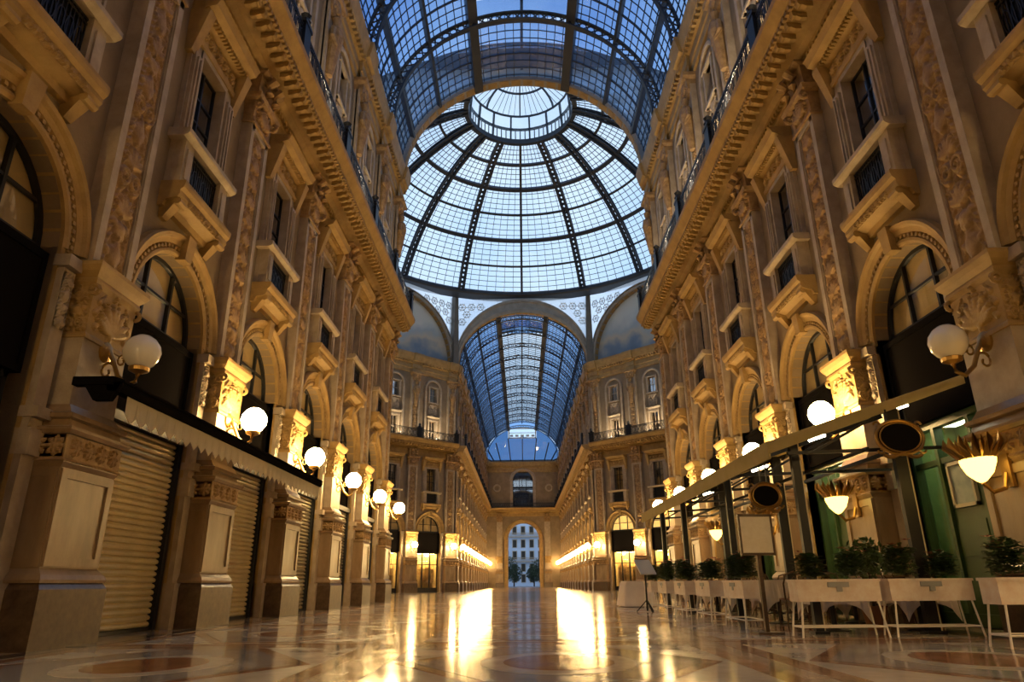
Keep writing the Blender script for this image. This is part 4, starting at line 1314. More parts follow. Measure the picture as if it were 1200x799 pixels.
# ------------------------------------------------------------------ the street beyond the arch
M['pave'] = mat('street_paving', (0.22, 0.22, 0.23), 0.5, col2=(0.3, 0.3, 0.3), scale=2)
b = MB(); b.box(-60, 60, YE + 0.9, 240, -0.12, -0.03)
struct('street', 'grey paved street outside the far arch', 'street', b.mesh('street', M['pave']))
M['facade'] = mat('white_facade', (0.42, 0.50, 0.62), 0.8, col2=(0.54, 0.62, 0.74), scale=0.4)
b = MB(); YB2 = 176.0
b.box(-26, 26, YB2, YB2 + 10, 0, 17.5); b.box(-26.4, 26.4, YB2 - 0.5, YB2 + 10.4, 17.5, 18.2); b.box(-26.2, 26.2, YB2 - 0.25, YB2, 5.2, 5.6); b.box(-26.2, 26.2, YB2 - 0.25, YB2, 11.2, 11.5)
b.taper((-26, 26, YB2, YB2 + 10), 18.2, (-25, 25, YB2 + 3, YB2 + 7), 20.5)
bd = thing('palace_building', 'pale grey palace building seen through the far street arch', 'building', me=b.mesh('walls', M['facade']))
b = MB(); b.box(-0.75, 0.75, -0.12, 0.1, -0.1, 2.5); wf = b.mesh('window', M['pale'])
b = MB(); b.box(-0.55, 0.55, -0.15, -0.1, 0.05, 2.3); wp = b.mesh('pane', M['inside'])
for fl in (0.9, 3.4, 6.3, 9.0, 12.2, 14.9):
    for i in range(-10, 11):
        w = ob('window', wf, bd, (i * 2.1, YB2, fl)); ob('pane', wp, w); w.scale = (0.8, 1, 0.78)
for k, z in enumerate((5.75, 11.6)):
    b = MB(); b.box(-22, 22, -0.9, 0, z - 0.2, z)
    for i in range(220):
        b.box(-22 + i * 0.2, -22 + i * 0.2 + 0.05, -0.86, -0.8, z, z + 0.8)
    b.box(-22, 22, -0.9, -0.78, z + 0.8, z + 0.9)
    ob('balcony', b.mesh('balcony', M['pale']), bd, (0, YB2, 0))
M['leaf'] = mat('tree_leaves', (0.02, 0.035, 0.015), 0.7, col2=(0.05, 0.075, 0.03), scale=6)
M['bark'] = mat('bark', (0.05, 0.035, 0.025), 0.9)
def leaf_cloud(b, c, r, n, size, rnd, flat=1.0):
    for i in range(n):
        v = Vector((rnd.gauss(0, 1), rnd.gauss(0, 1), rnd.gauss(0, 1))).normalized() * r * rnd.random() ** 0.4
        p = Vector(c) + Vector((v.x, v.y, v.z * flat))
        a = Vector((rnd.gauss(0, 1), rnd.gauss(0, 1), rnd.gauss(0, 1))).normalized(); q = a.cross(Vector((rnd.random(), rnd.random(), 1))).normalized()
        s_ = size * rnd.uniform(0.6, 1.3)
        b.add([tuple(p - a * s_), tuple(p + q * s_ * 0.5), tuple(p + a * s_), tuple(p - q * s_ * 0.5)], [(0, 1, 2, 3)])
for i, (x, y, h) in enumerate(((-3.9, 156, 6.6), (-2.2, 165, 5.0), (3.7, 158, 6.2), (2.4, 166, 4.6))):
    rnd = random.Random(i)
    t = thing('tree', 'dark street tree outside the far arch, ' + ('outermost on the left', 'inner one on the left', 'outermost on the right', 'inner one on the right')[i], 'tree', (x, y, -0.03), group='trees in the street')
    b = MB(); b.tube([(0, 0, 0), (0.05, 0, h * 0.3), (0, 0.05, h * 0.6)], [0.18, 0.14, 0.08], 7); ob('trunk', b.mesh('trunk', M['bark']), t)
    b = MB(); leaf_cloud(b, (0, 0, h * 0.58), h * 0.4, 1500, 0.2, rnd); ob('crown', b.mesh('crown', M['leaf']), t)
# ------------------------------------------------------------------ left awning over the shutters
def fabric(name, c1, c2, trans):
    m = mat(name, c1, 0.8, col2=c2, scale=2)
    n, l = m.node_tree.nodes, m.node_tree.links
    b_ = n['Principled BSDF']; t = n.new('ShaderNodeBsdfTranslucent'); s_ = n.new('ShaderNodeMixShader')
    l.new(b_.inputs['Base Color'].links[0].from_socket, t.inputs[0])
    s_.inputs[0].default_value = trans
    l.new(b_.outputs[0], s_.inputs[1]); l.new(t.outputs[0], s_.inputs[2]); l.new(s_.outputs[0], n['Material Output'].inputs[0])
    return m
M['canvas'] = fabric('cream_canvas', (0.82, 0.74, 0.56), (0.86, 0.79, 0.62), 0.55)
AY0, AY1, AD = 9.15, 19.3, 1.08
aw = thing('awning', 'long retractable shop awning with a scalloped cream valance above the left shutters', 'awning', (-WX, 0, 0))
b = MB(); b.extr([(0.92, 3.34), (1.10, 3.32), (1.14, 3.40), (1.12, 3.50), (1.0, 3.54), (0.9, 3.46)], AY0, AY1)
b.bar((1.135, AY0, 3.47), (1.135, AY1, 3.47), 0.03, 0.04)
ob('front_bar', b.mesh('front_bar', M['black']), aw)
b = MB(); b.extr([(0.42, 3.72), (0.95, 3.47), (0.95, 3.44), (0.42, 3.69)], AY0 + 1.05, AY1)
ob('canvas_roof', b.mesh('canvas_roof', M['canvas']), aw)
b = MB(); n = 34; wv = (AY1 - AY0 - 0.3) / n; vs = []
for i in range(n):                                                  # scalloped valance, waving in and out
    for j in range(6):
        t = j / 6; y = AY0 + 0.3 + (i + t) * wv
        vs.append((y, 1.06 + 0.022 * math.sin(2 * PI * (i + t)), 3.36 - 0.29 - 0.12 * math.sin(PI * t) ** 0.7))
vs.append((AY1, 1.06, 3.07))
for (ya, da, za), (yb, db, zb) in zip(vs, vs[1:]):
    m_ = 1.07
    b.add([(1.05, ya, 3.36), (1.05, yb, 3.36), (db, yb, zb), (da, ya, za)], [(0, 1, 2, 3)])
    b.add([(1.062, ya, 3.36), (1.062, yb, 3.36), (db + 0.012, yb, zb), (da + 0.012, ya, za)], [(3, 2, 1, 0)])
    b.add([(da, ya, za), (db, yb, zb), (db + 0.012, yb, zb), (da + 0.012, ya, za)], [(0, 1, 2, 3)])
ob('valance', b.mesh('valance', M['canvas']), aw)
for y in (AY0, AY1 - 0.1):
    b = MB(); b.taper((0.75, 0.98, y, y + 0.1), 3.2, (0.56, 1.12, y, y + 0.1), 3.46); b.box(0.42, 1.0, y - 0.02, y + 0.12, 3.42, 3.54)
    ob('wall_bracket', b.mesh('wall_bracket', M['black']), aw)
for y in (11.6, 13.2, 16.2, 17.8):
    b = MB(); b.bar((0.42, y, 3.45), (0.98, y + 0.5, 3.4), 0.05, 0.06); b.bar((0.98, y + 0.5, 3.4), (1.05, y + 0.9, 3.38), 0.05, 0.06)
    ob('folding_arm', b.mesh('folding_arm', M['black']), aw)

# ------------------------------------------------------------------ iron lattice gate at the left edge
b = MB()
for i in range(12):
    z = 0.1 + i * 0.3
    for j in range(8):
        u = -1.15 + j * 0.3
        b.bar((-0.2, u, z), (-0.2, u + 0.3, z + 0.3), 0.03, 0.03, (1, 0, 0)); b.bar((-0.2, u + 0.3, z), (-0.2, u, z + 0.3), 0.03, 0.03, (1, 0, 0))
gt = thing('lattice_gate', 'black iron lattice gate in the doorway at the near left edge', 'gate', (-WX, NC[0], 0))
ob('lattice', b.mesh('lattice', M['iron']), gt)
b = MB(); b.box(-0.23, -0.17, -1.24, -1.16, 0, 3.48); b.box(-0.23, -0.17, 1.16, 1.24, 0, 3.48); b.box(-0.23, -0.17, -1.24, 1.24, 3.4, 3.48); b.box(-0.23, -0.17, -1.24, 1.24, 0, 0.1)
ob('gate_frame', b.mesh('gate_frame', M['iron']), gt)

# ------------------------------------------------------------------ cafe front on the right wall
M['green'] = mat('green_wood', (0.02, 0.048, 0.012), 0.4, col2=(0.032, 0.072, 0.018), scale=3)
M['greenroom'] = mat('green_room', (0.16, 0.27, 0.08), 0.7, col2=(0.22, 0.32, 0.12), scale=1.5)
M['wood'] = mat('dark_wood', (0.05, 0.025, 0.012), 0.4, col2=(0.09, 0.05, 0.025), scale=5, stretch=(1, 1, 6))
M['shelflight'] = mat('shelf_light', (1, 1, 1), 0.5, emit=(1.0, 0.85, 0.5), estr=14.0)
M['cafelight'] = mat('cafe_light', (1, 0.95, 0.85), 0.5, emit=(0.85, 1.0, 0.72), estr=9.0)
M['paper'] = mat('menu_paper', (0.78, 0.72, 0.6), 0.7, col2=(0.70, 0.63, 0.5), scale=14)
M['picture'] = mat('picture_paper', (0.42, 0.46, 0.40), 0.6, col2=(0.25, 0.30, 0.27), scale=5)
M['gilt'] = mat('gilt_frame', (0.55, 0.48, 0.34), 0.4)
for q in (0, 1, 2):                                                 # bays between the first four piers
    yc = NC[1 + q]
    r_ = ob('fascia_board', MS['fascia'], wr, (0, -yc, 0))
    b = MB()
    for u in (-1.25, -0.5, 0.44, 1.17):
        b.box(-0.36, -0.2, u, u + 0.08, 0, 3.5)
    b.box(-0.36, -0.2, -1.25, 1.25, 3.38, 3.52); b.box(-0.34, -0.22, -1.25, 1.25, 2.72, 2.82); b.box(-0.36, -0.2, -1.25, 1.25, 0, 0.2)
    b.box(-0.33, -0.26, -0.42, 0.44, 0.2, 2.72)                     # the panelled middle leaf
    b.box(-0.26, -0.23, -0.34, 0.36, 0.3, 1.0); b.box(-0.26, -0.23, -0.34, 0.36, 1.12, 1.7)
    fr_ = ob('shop_front', b.mesh('cafe_front', M['green']), wr, (0, -yc, 0))
    for ua, ub, za, zb in ((-1.17, -0.5, 0.2, 2.72), (0.52, 1.17, 0.2, 2.72), (-1.17, 1.17, 2.82, 3.38)):
        ob('pane', m_pane(ua, ub, za, zb, -0.29), fr_)
    b = MB(); b.box(-1.18, -1.15, -1.25, 1.25, 0, 3.6); b.box(-1.15, -0.4, -1.25, -1.22, 0, 3.6); b.box(-1.15, -0.4, 1.22, 1.25, 0, 3.6)
    ob('shop_room', b.mesh('cafe_room', M['greenroom']), fr_)
    b = MB(); b.box(-0.95, -0.55, -0.9, 0.9, 3.5, 3.54)
    ob('ceiling_light', b.mesh('cafe_light', M['cafelight']), fr_)
    sh = thing('bottle_shelf', 'wooden shelf of bottles behind the cafe window, %s bay from the viewer' % ORD[q], 'shelf', (WX, yc - 0.72, 0), PI, 'bottle shelves in the cafe')
    b = MB(); b.box(-0.68, -0.66, -0.36, 0.36, 0.0, 2.6); b.box(-0.66, -0.4, -0.36, -0.33, 0, 2.6); b.box(-0.66, -0.4, 0.33, 0.36, 0, 2.6)
    ob('case', b.mesh('case', M['wood']), sh)
    for z in (0.9, 1.4, 1.9, 2.4):
        b = MB(); b.box(-0.66, -0.4, -0.33, 0.33, z - 0.03, z); ob('shelf_board', b.mesh('shelf_board', M['wood']), sh)
        if z > 1.0:
            b = MB(); b.box(-0.64, -0.61, -0.3, 0.3, z - 0.05, z - 0.032); ob('strip_light', b.mesh('strip_light', M['shelflight']), sh)
M['bottle'] = [glass('green_bottle', (0.25, 0.5, 0.2), body=(0.2, 0.4, 0.1), amount=0.35), glass('amber_bottle', (0.7, 0.4, 0.12), body=(0.6, 0.35, 0.1), amount=0.35), mat('white_label_bottle', (0.7, 0.65, 0.5), 0.3)]
BOT = []
for m_ in M['bottle']:
    b = MB(); b.lathe([(0.0, 0), (0.038, 0.0), (0.04, 0.02), (0.04, 0.19), (0.03, 0.23), (0.014, 0.26), (0.014, 0.32), (0.0, 0.325)], n=10)
    BOT.append(b.mesh('bottle', m_, smooth=True))
for q in (0, 1):
    for si, z in enumerate((1.4, 1.9)):
        for i in range(6):
            thing('bottle', '%s bottle, %s from the near end, on the %s board of the %s cafe shelf' % (('green', 'amber', 'pale')[(i + si + q) % 3], ORD[i], ('middle', 'upper')[si], ORD[q]), 'bottle',
                  (WX + 0.52, NC[1 + q] - 0.72 - 0.27 + i * 0.108, z + 0.002), me=BOT[(i + si + q) % 3], group='bottles on the cafe shelves')
for o in [o for o in wr.children if o.name.startswith('shop_front') and o.data.name.startswith('cafe_front')]:
    for c in [o] + list(o.children):
        if not c.data.get('wide'):
            c.data['wide'] = 1
            for v in c.data.vertices:
                v.co.y *= OH / 1.25
pf = thing('framed_picture', 'pale framed picture hanging on the green cafe front', 'picture', (WX, NC[1], 0), PI)
b = MB()
for a0, a1, z0, z1 in ((-0.34, 0.34, 1.92, 1.98), (-0.34, 0.34, 2.64, 2.70), (-0.34, -0.28, 1.92, 2.70), (0.28, 0.34, 1.92, 2.70)):
    b.box(-0.258, -0.2, a0, a1, z0, z1)
ob('frame', b.mesh('frame', M['gilt']), pf)
b = MB(); b.box(-0.255, -0.23, -0.28, 0.28, 1.98, 2.64); ob('print', b.mesh('print', M['picture']), pf)

# ------------------------------------------------------------------ cafe canopy
M['khaki'] = fabric('khaki_canvas', (0.56, 0.46, 0.20), (0.64, 0.54, 0.28), 0.5)
cz = lambda x: 2.76 + (x - 3.5) * (3.80 - 2.76) / (6.72 - 3.5)
CY0, CY1 = 10.55, 22.4
cn = thing('canopy', 'long sloping khaki canvas canopy over the cafe terrace on the right', 'canopy', (0, 0, 0))
b = MB(); b.extr([(3.5, cz(3.5)), (5.74, cz(5.74)), (5.74, cz(5.74) + 0.03), (3.5, cz(3.5) + 0.03)], CY0, CY1)
b.extr([(5.74, cz(5.74)), (6.72, cz(6.72)), (6.72, cz(6.72) + 0.03), (5.74, cz(5.74) + 0.03)], CY0, 13.4)
ob('canvas_roof', b.mesh('canvas_roof', M['khaki']), cn)
b = MB(); b.box(3.47, 3.50, CY0, CY1, 2.52, 2.79)
b.add([(3.5, CY0, cz(3.5) - 0.16), (6.72, CY0, cz(6.72) - 0.12), (6.72, CY0, cz(6.72) + 0.03), (3.5, CY0, cz(3.5) + 0.03)], [(0, 1, 2, 3)])
b.add([(3.5, CY0 - 0.02, cz(3.5) - 0.16), (6.72, CY0 - 0.02, cz(6.72) - 0.12), (6.72, CY0 - 0.02, cz(6.72) + 0.03), (3.5, CY0 - 0.02, cz(3.5) + 0.03)], [(0, 1, 2, 3)])
ob('valance', b.mesh('valance', M['khaki']), cn)
for k in range(6):
    y = CY0 + 0.12 + k * 2.3
    xe = 6.6 if y < 13.4 else 5.7
    b = MB(); b.bar((3.55, y, cz(3.55) - 0.05), (xe, y, cz(xe) - 0.05), 0.06, 0.07)
    b.bar((3.8, y, 2.62), (xe, y, 2.70), 0.04, 0.05); b.bar((4.2, y, 2.63), (5.6, y, cz(5.6) - 0.08), 0.035, 0.04)
    ob('rafter', b.mesh('rafter', M['iron']), cn)
b = MB(); b.bar((3.56, CY0, 2.68), (3.56, CY1, 2.68), 0.06, 0.08); b.bar((5.0, CY0, 2.66), (5.0, CY1, 2.66), 0.05, 0.05); b.bar((5.68, CY0, 2.72), (5.68, CY1, 2.72), 0.05, 0.06)
ob('long_bars', b.mesh('long_bars', M['iron']), cn)
for x, y in ((5.62, 10.85), (4.05, 11.05), (5.15, 14.85), (4.05, 14.85), (5.15, 19.12), (4.05, 19.12), (4.05, 22.0)):
    b = MB(); w_ = 0.09 if x > 5 else 0.06
    b.box(x - w_, x + w_, y - 0.05, y + 0.05, 0, cz(x) - 0.02)
    b.box(x - w_ - 0.05, x + w_ + 0.05, y - 0.12, y + 0.12, 0, 0.04)
    p_ = ob('post', b.mesh('post', M['iron']), cn)
    b = MB(); b.box(x + w_, x + w_ + 0.02, y - 0.055, y - 0.03, 0.05, cz(x) - 0.1)
    ob('metal_edge', b.mesh('metal_edge', M['gilt']), p_)
M['tube'] = mat('lit_tube', (1, 1, 1), 0.4, emit=(1.0, 0.86, 0.6), estr=22.0)
for i, (x, y, wd) in enumerate(((5.95, 11.25, 0.42), (4.75, 11.7, 0.3), (5.2, 16.0, 0.4), (5.2, 20.5, 0.4))):
    t = thing('tube_light', 'short lit tube light under the canopy, %s' % ('largest, near the big oval sign', 'small one nearer the menu board', 'deeper in, above the middle tables', 'deepest, above the far tables')[i], 'lamp', (x, y, cz(x) - 0.1), group='tube lights under the canopy')
    t.rotation_euler = (0, -math.atan(1.04 / 3.22), 0)
    b = MB(); b.box(-wd / 2 - 0.03, wd / 2 + 0.03, -0.05, 0.05, 0.03, 0.09); ob('housing', b.mesh('housing', M['iron']), t)
    b = MB(); b.tube([(-wd / 2, 0, 0), (wd / 2, 0, 0)], 0.03, 8); ob('tube', b.mesh('tube', M['tube']), t)

# oval signs
def oval_sign(label, x, y, z, rx, rzz, ry, top):
    t = thing('hanging_sign', label, 'sign', (x, y, z), ry, 'oval cafe signs')
    def ell(k, d0, d1, n=32):
        return [(d, k * rx * math.cos(a), k * rzz * math.sin(a)) for a in np.linspace(0, 2 * PI, n + 1)[:-1] for d in (d0, d1)]
    b = MB(); n = 32
    vs = [(0.93 * rx * math.cos(2 * PI * i / n), d, 0.93 * rzz * math.sin(2 * PI * i / n)) for d in (-0.02, 0.02) for i in range(n)]
    b.add(vs, [tuple(range(n - 1, -1, -1)), tuple(range(n, 2 * n))] + [(i, (i + 1) % n, n + (i + 1) % n, n + i) for i in range(n)])
    ob('sign_board', b.mesh('sign_board', M['black']), t)
    b = MB(); b.tube([(rx * math.cos(a), 0, rzz * math.sin(a)) for a in np.linspace(0, 2 * PI, 37)], 0.028, 6, up=(0, 1, 0))
    b.tube([(rx * 0.86 * math.cos(a), -0.025, rzz * 0.86 * math.sin(a)) for a in np.linspace(0, 2 * PI, 37)], 0.012, 5, up=(0, 1, 0))
    for s in (-1, 1):
        for v in (-1, 1):
            b.tube([(s * (rx * 0.85 + 0.06 * (1 - a / 7) * math.cos(a)), 0, v * (rzz * 0.75 + 0.06 * (1 - a / 7) * math.sin(a))) for a in np.linspace(0, 5.5, 12)], 0.018, 5, up=(0, 1, 0))
    b.tube([(s_ * rx * 0.8, 0, -rzz * 0.85 - 0.05 + 0.03 * math.cos(s_ * 5)) for s_ in np.linspace(-1, 1, 9)], 0.03, 5, up=(0, 1, 0))
    ob('sign_frame', b.mesh('sign_frame', M['brass']), t)
    b = MB()
    for s in ((-0.4, 0.4) if rx > 0.3 else (-0.2, 0.2)):
        b.bar((s * rx, 0, rzz * 0.92), (s * rx, 0, top), 0.02, 0.02)
    ob('hanger', b.mesh('hanger', M['iron']), t)
oval_sign('large oval dark hanging sign with a metal rim at the near end of the canopy', 5.45, 10.42, 2.80, 0.36, 0.26, 0, 0.44)
oval_sign('small oval dark hanging sign under the front edge of the canopy above the menu board', 3.62, 11.35, 2.05, 0.25, 0.2, 0.0, 0.58)

# wall sconces on the right piers
M['sconce'] = mat('lit_sconce', (1, 0.85, 0.5), 0.4, emit=(1.0, 0.62, 0.13), estr=5.0)
b = MB(); b.lathe([(0.02, -0.2), (0.06, -0.18), (0.15, -0.1), (0.2, 0.0), (0.21, 0.05), (0.18, 0.05), (0.14, -0.05), (0.03, -0.12)], n=14); SCB = b.mesh('shade', M['sconce'], smooth=True)
b = MB()
for i in range(14):
    a = 2 * PI * i / 14
    for k_ in (1.35, 0.8):
        b.add([(0.16 * k_ * math.cos(a + q) + 0, 0.16 * k_ * math.sin(a + q), 0.06) for q in (-0.2, 0.2)] + [(0.27 * k_ * math.cos(a + 0.1), 0.27 * k_ * math.sin(a + 0.1), 0.2), (0.25 * k_ * math.cos(a), 0.25 * k_ * math.sin(a), 0.30), (0.27 * k_ * math.cos(a - 0.1), 0.27 * k_ * math.sin(a - 0.1), 0.2)], [(0, 1, 2, 3, 4)])
    b.add([(0.2 * math.cos(a - 0.2), 0.2 * math.sin(a - 0.2), 0.04), (0.2 * math.cos(a + 0.2), 0.2 * math.sin(a + 0.2), 0.04), (0.27 * math.cos(a + 0.12), 0.27 * math.sin(a + 0.12), 0.13), (0.29 * math.cos(a), 0.29 * math.sin(a), 0.2), (0.27 * math.cos(a - 0.12), 0.27 * math.sin(a - 0.12), 0.13)], [(0, 1, 2, 3, 4)])
SCC = b.mesh('leaf_crown', M['brass'])
b = MB(); b.tube([(-0.36, 0, -0.1), (-0.3, 0, -0.26), (-0.12, 0, -0.3), (0, 0, -0.2)], 0.025, 6); b.box(-0.41, -0.36, -0.07, 0.07, -0.25, 0.1); SCM = b.mesh('wall_mount', M['brass'])
for k in range(4):
    t = thing('wall_sconce', 'glowing bowl wall sconce with a leafy crown on the %s pier of the right wall' % ORD[k], 'lamp', (WX - 0.945, NP[1 + k], 1.98 + 0.3), PI, 'sconces on the cafe piers')
    t.scale = (1.0, 1.35, 1.3)
    ob('shade', SCB, t); ob('leaf_crown', SCC, t); ob('wall_mount', SCM, t)

# menu board and lectern
mb_ = thing('menu_board', 'blank pale menu board on a wooden post at the terrace corner', 'sign', (3.30, 11.1, 0), 0.08)
b = MB(); b.box(-0.03, 0.03, -0.03, 0.03, 0.03, 1.15); b.box(-0.2, 0.2, -0.16, 0.16, 0, 0.03); ob('post', b.mesh('post', M['wood']), mb_)
b = MB(); b.box(-0.26, 0.26, -0.035, 0.02, 1.12, 1.16); b.box(-0.26, 0.26, -0.035, 0.02, 1.70, 1.74); b.box(-0.27, -0.24, -0.035, 0.02, 1.12, 1.74); b.box(0.24, 0.27, -0.035, 0.02, 1.12, 1.74); b.box(-0.25, 0.25, 0.0, 0.02, 1.15, 1.71)
ob('frame', b.mesh('frame', M['wood']), mb_)
b = MB(); b.box(-0.24, 0.24, -0.03, -0.001, 1.16, 1.70); ob('menu_sheet', b.mesh('menu_sheet', M['paper']), mb_)
le = thing('menu_lectern', 'slanted white menu lectern on a thin dark stand beyond the planters', 'sign', (2.95, 19.4, 0), 0.5)
b = MB(); b.tube([(0, 0, 0.03), (0, 0, 1.0)], 0.025, 8)
for a in (0.3, 2.4, 4.5):
    b.bar((0, 0, 0.3), (0.28 * math.cos(a), 0.28 * math.sin(a), 0.012), 0.025, 0.025)
ob('stand', b.mesh('stand', M['iron']), le)
b = MB(); b.add([(-0.26, -0.16, 0.95), (0.26, -0.16, 0.95), (0.26, 0.12, 1.32), (-0.26, 0.12, 1.32), (-0.26, -0.14, 0.93), (0.26, -0.14, 0.93), (0.26, 0.14, 1.30), (-0.26, 0.14, 1.30)], [(0, 1, 2, 3), (7, 6, 5, 4), (0, 4, 5, 1), (1, 5, 6, 2), (2, 6, 7, 3), (3, 7, 4, 0)])
ob('menu_panel', b.mesh('menu_panel', mat('white_panel', (0.75, 0.74, 0.72), 0.4)), le)

# ------------------------------------------------------------------ planters with flowers
M['whitemetal'] = mat('white_metal', (0.85, 0.80, 0.75), 0.45)
M['pinkcloth'] = mat('planter_cloth', (0.84, 0.76, 0.70), 0.75, col2=(0.72, 0.58, 0.50), scale=9, bump=0.1)
M['plaque'] = mat('grey_plaque', (0.30, 0.31, 0.33), 0.5)
M['foliage'] = mat('dark_foliage', (0.03, 0.065, 0.018), 0.5, col2=(0.07, 0.12, 0.035), scale=8)
M['bract'] = mat('red_bracts', (0.30, 0.06, 0.035), 0.5, col2=(0.45, 0.14, 0.08), scale=6)
PW = 1.16
b = MB(); b.box(-PW / 2, PW / 2, -0.17, 0.17, 0.47, 0.74); b.box(-PW / 2 - 0.015, PW / 2 + 0.015, -0.185, 0.185, 0.73, 0.765)
PBOX = b.mesh('planter_box', M['pinkcloth'])
b = MB(); b.box(-0.15, 0.15, -0.183, -0.171, 0.66, 0.725); b.box(-0.03, 0.05, -0.18, -0.171, 0.60, 0.66); PPL = b.mesh('plaque', M['plaque'])
def pleg(sx_, sy_):
    b = MB(); b.tube([(sx_ * (PW / 2 - 0.05), sy_ * 0.15, 0.5), (sx_ * (PW / 2 + 0.015), sy_ * 0.19, 0.0)], 0.015, 6); return b.mesh('leg', M['whitemetal'])
PLEG = [pleg(a, c) for a in (-1, 1) for c in (-1, 1)]
b = MB(); b.tube([(-PW / 2, -0.18, 0.14), (PW / 2, -0.18, 0.14)], 0.011, 6); b.tube([(-PW / 2, 0.18, 0.14), (PW / 2, 0.18, 0.14)], 0.011, 6)
for s in (-1, 1):
    b.tube([(s * PW / 2, -0.18, 0.14), (s * PW / 2, 0.18, 0.14)], 0.011, 6)
PBAR = b.mesh('cross_bars', M['whitemetal'])
FOL, BRA = [], []
for sd in range(4):
    rnd = random.Random(100 + sd)
    b = MB()
    for i in range(620):
        a = rnd.uniform(0, 2 * PI); el = rnd.uniform(0.0, 1.2); L = rnd.uniform(0.08, 0.115)
        rr = rnd.uniform(0.02, 0.17); c = Vector((rr * math.cos(a) * 1.05, rr * math.sin(a) * 0.95, 0.035 + rnd.random() * (0.40 - rr * 0.45)))
        d = Vector((math.cos(a) * math.cos(el), math.sin(a) * math.cos(el), math.sin(el) * 0.6))
        sd_ = d.cross(Vector((0, 0, 1))).normalized() * L * 0.42
        t_ = d * L; dr = Vector((0, 0, -0.02))
        b.add([tuple(c), tuple(c + t_ * 0.45 + sd_), tuple(c + t_ + dr), tuple(c + t_ * 0.45 - sd_)], [(0, 1, 2, 3)])
    FOL.append(b.mesh('leaves', M['foliage']))
    b = MB()
    for i in range(8):
        c = Vector((rnd.uniform(-0.15, 0.15), rnd.uniform(-0.15, 0.15), rnd.uniform(0.30, 0.46)))
        for k in range(7):
            a = 2 * PI * k / 7 + rnd.random()
            d = Vector((math.cos(a), math.sin(a), 0.25)) * rnd.uniform(0.07, 0.10); s_ = Vector((-math.sin(a), math.cos(a), 0)) * 0.02
            b.add([tuple(c), tuple(c + d * 0.5 + s_), tuple(c + d), tuple(c + d * 0.5 - s_)], [(0, 1, 2, 3)])
    BRA.append(b.mesh('bracts', M['bract']))
PL = []
for i in range(3):
    PL.append(((4.10, 10.45, 0.0), (5.40, 10.45, 0.0), (5.72, 8.62, 0.0))[i] + (('front, at the terrace corner', 'front, beside the corner one', 'nearest the viewer, by the right edge')[i],))
for i in range(5):
    PL.append((3.5, 12.75 + i * 2.15, -PI / 2, 'hall side, %s from the viewer' % ORD[i]))
for i, (x, y, rz, where) in enumerate(PL):
    t = thing('planter', 'white-legged planter with pale cloth sides, ' + where, 'planter', (x, y, 0), rz, 'planter troughs round the cafe terrace')
    ob('planter_box', PBOX, t); ob('plaque', PPL, t); ob('cross_bars', PBAR, t)
    for me in PLEG:
        ob('leg', me, t)
    for k in range(2):
        u = (k - 0.5) * 0.60
        px_, py_ = x + u * math.cos(rz), y + u * math.sin(rz)
        f_ = thing('flowering_plant', 'dark green reddish-tipped plant, %s of two, planter %s' % (('first', 'second')[k], where), 'plant', (px_, py_, 0.765), rz + k * 1.3 + i, 'plants in the troughs')
        f_.rotation_euler = (0, 0, rz + (PI if (k + i) % 2 else 0)); f_.scale = (1, 1, 0.85 + 0.1 * ((i * 3 + k) % 4))
        ob('leaves', FOL[(i + k) % 4], f_); ob('bracts', BRA[(i * 2 + k) % 4], f_)
# taller shrub behind the front row
sb = thing('potted_shrub', 'tall dark leafy shrub in a pot behind the front planters', 'plant', (5.25, 11.75, 0))
b = MB(); b.lathe([(0.0, 0), (0.14, 0), (0.19, 0.32), (0.2, 0.36), (0.17, 0.36), (0.16, 0.3), (0.0, 0.3)], n=16); ob('pot', b.mesh('pot', mat('terracotta', (0.28, 0.11, 0.05), 0.7)), sb)
b = MB(); b.tube([(0, 0, 0.3), (0.02, 0, 0.7), (0, 0.02, 1.15)], [0.025, 0.02, 0.012], 6)
ob('stem', b.mesh('stem', M['bark']), sb)
b = MB(); leaf_cloud(b, (0, 0, 1.08), 0.36, 420, 0.065, random.Random(5), 0.9); ob('leaves', b.mesh('leaves', M['foliage']), sb)
b = MB(); b.lathe([(0.0, 0), (0.035, 0), (0.05, 0.06), (0.045, 0.14), (0.025, 0.17), (0.03, 0.19), (0.0, 0.19)], n=12)
thing('blue_vase', 'small blue and white glass vase standing on a terrace table', 'vase', (5.98, 11.62, 0.766), me=b.mesh('blue_vase', mat('blue_glass', (0.25, 0.35, 0.75), 0.1), smooth=True))

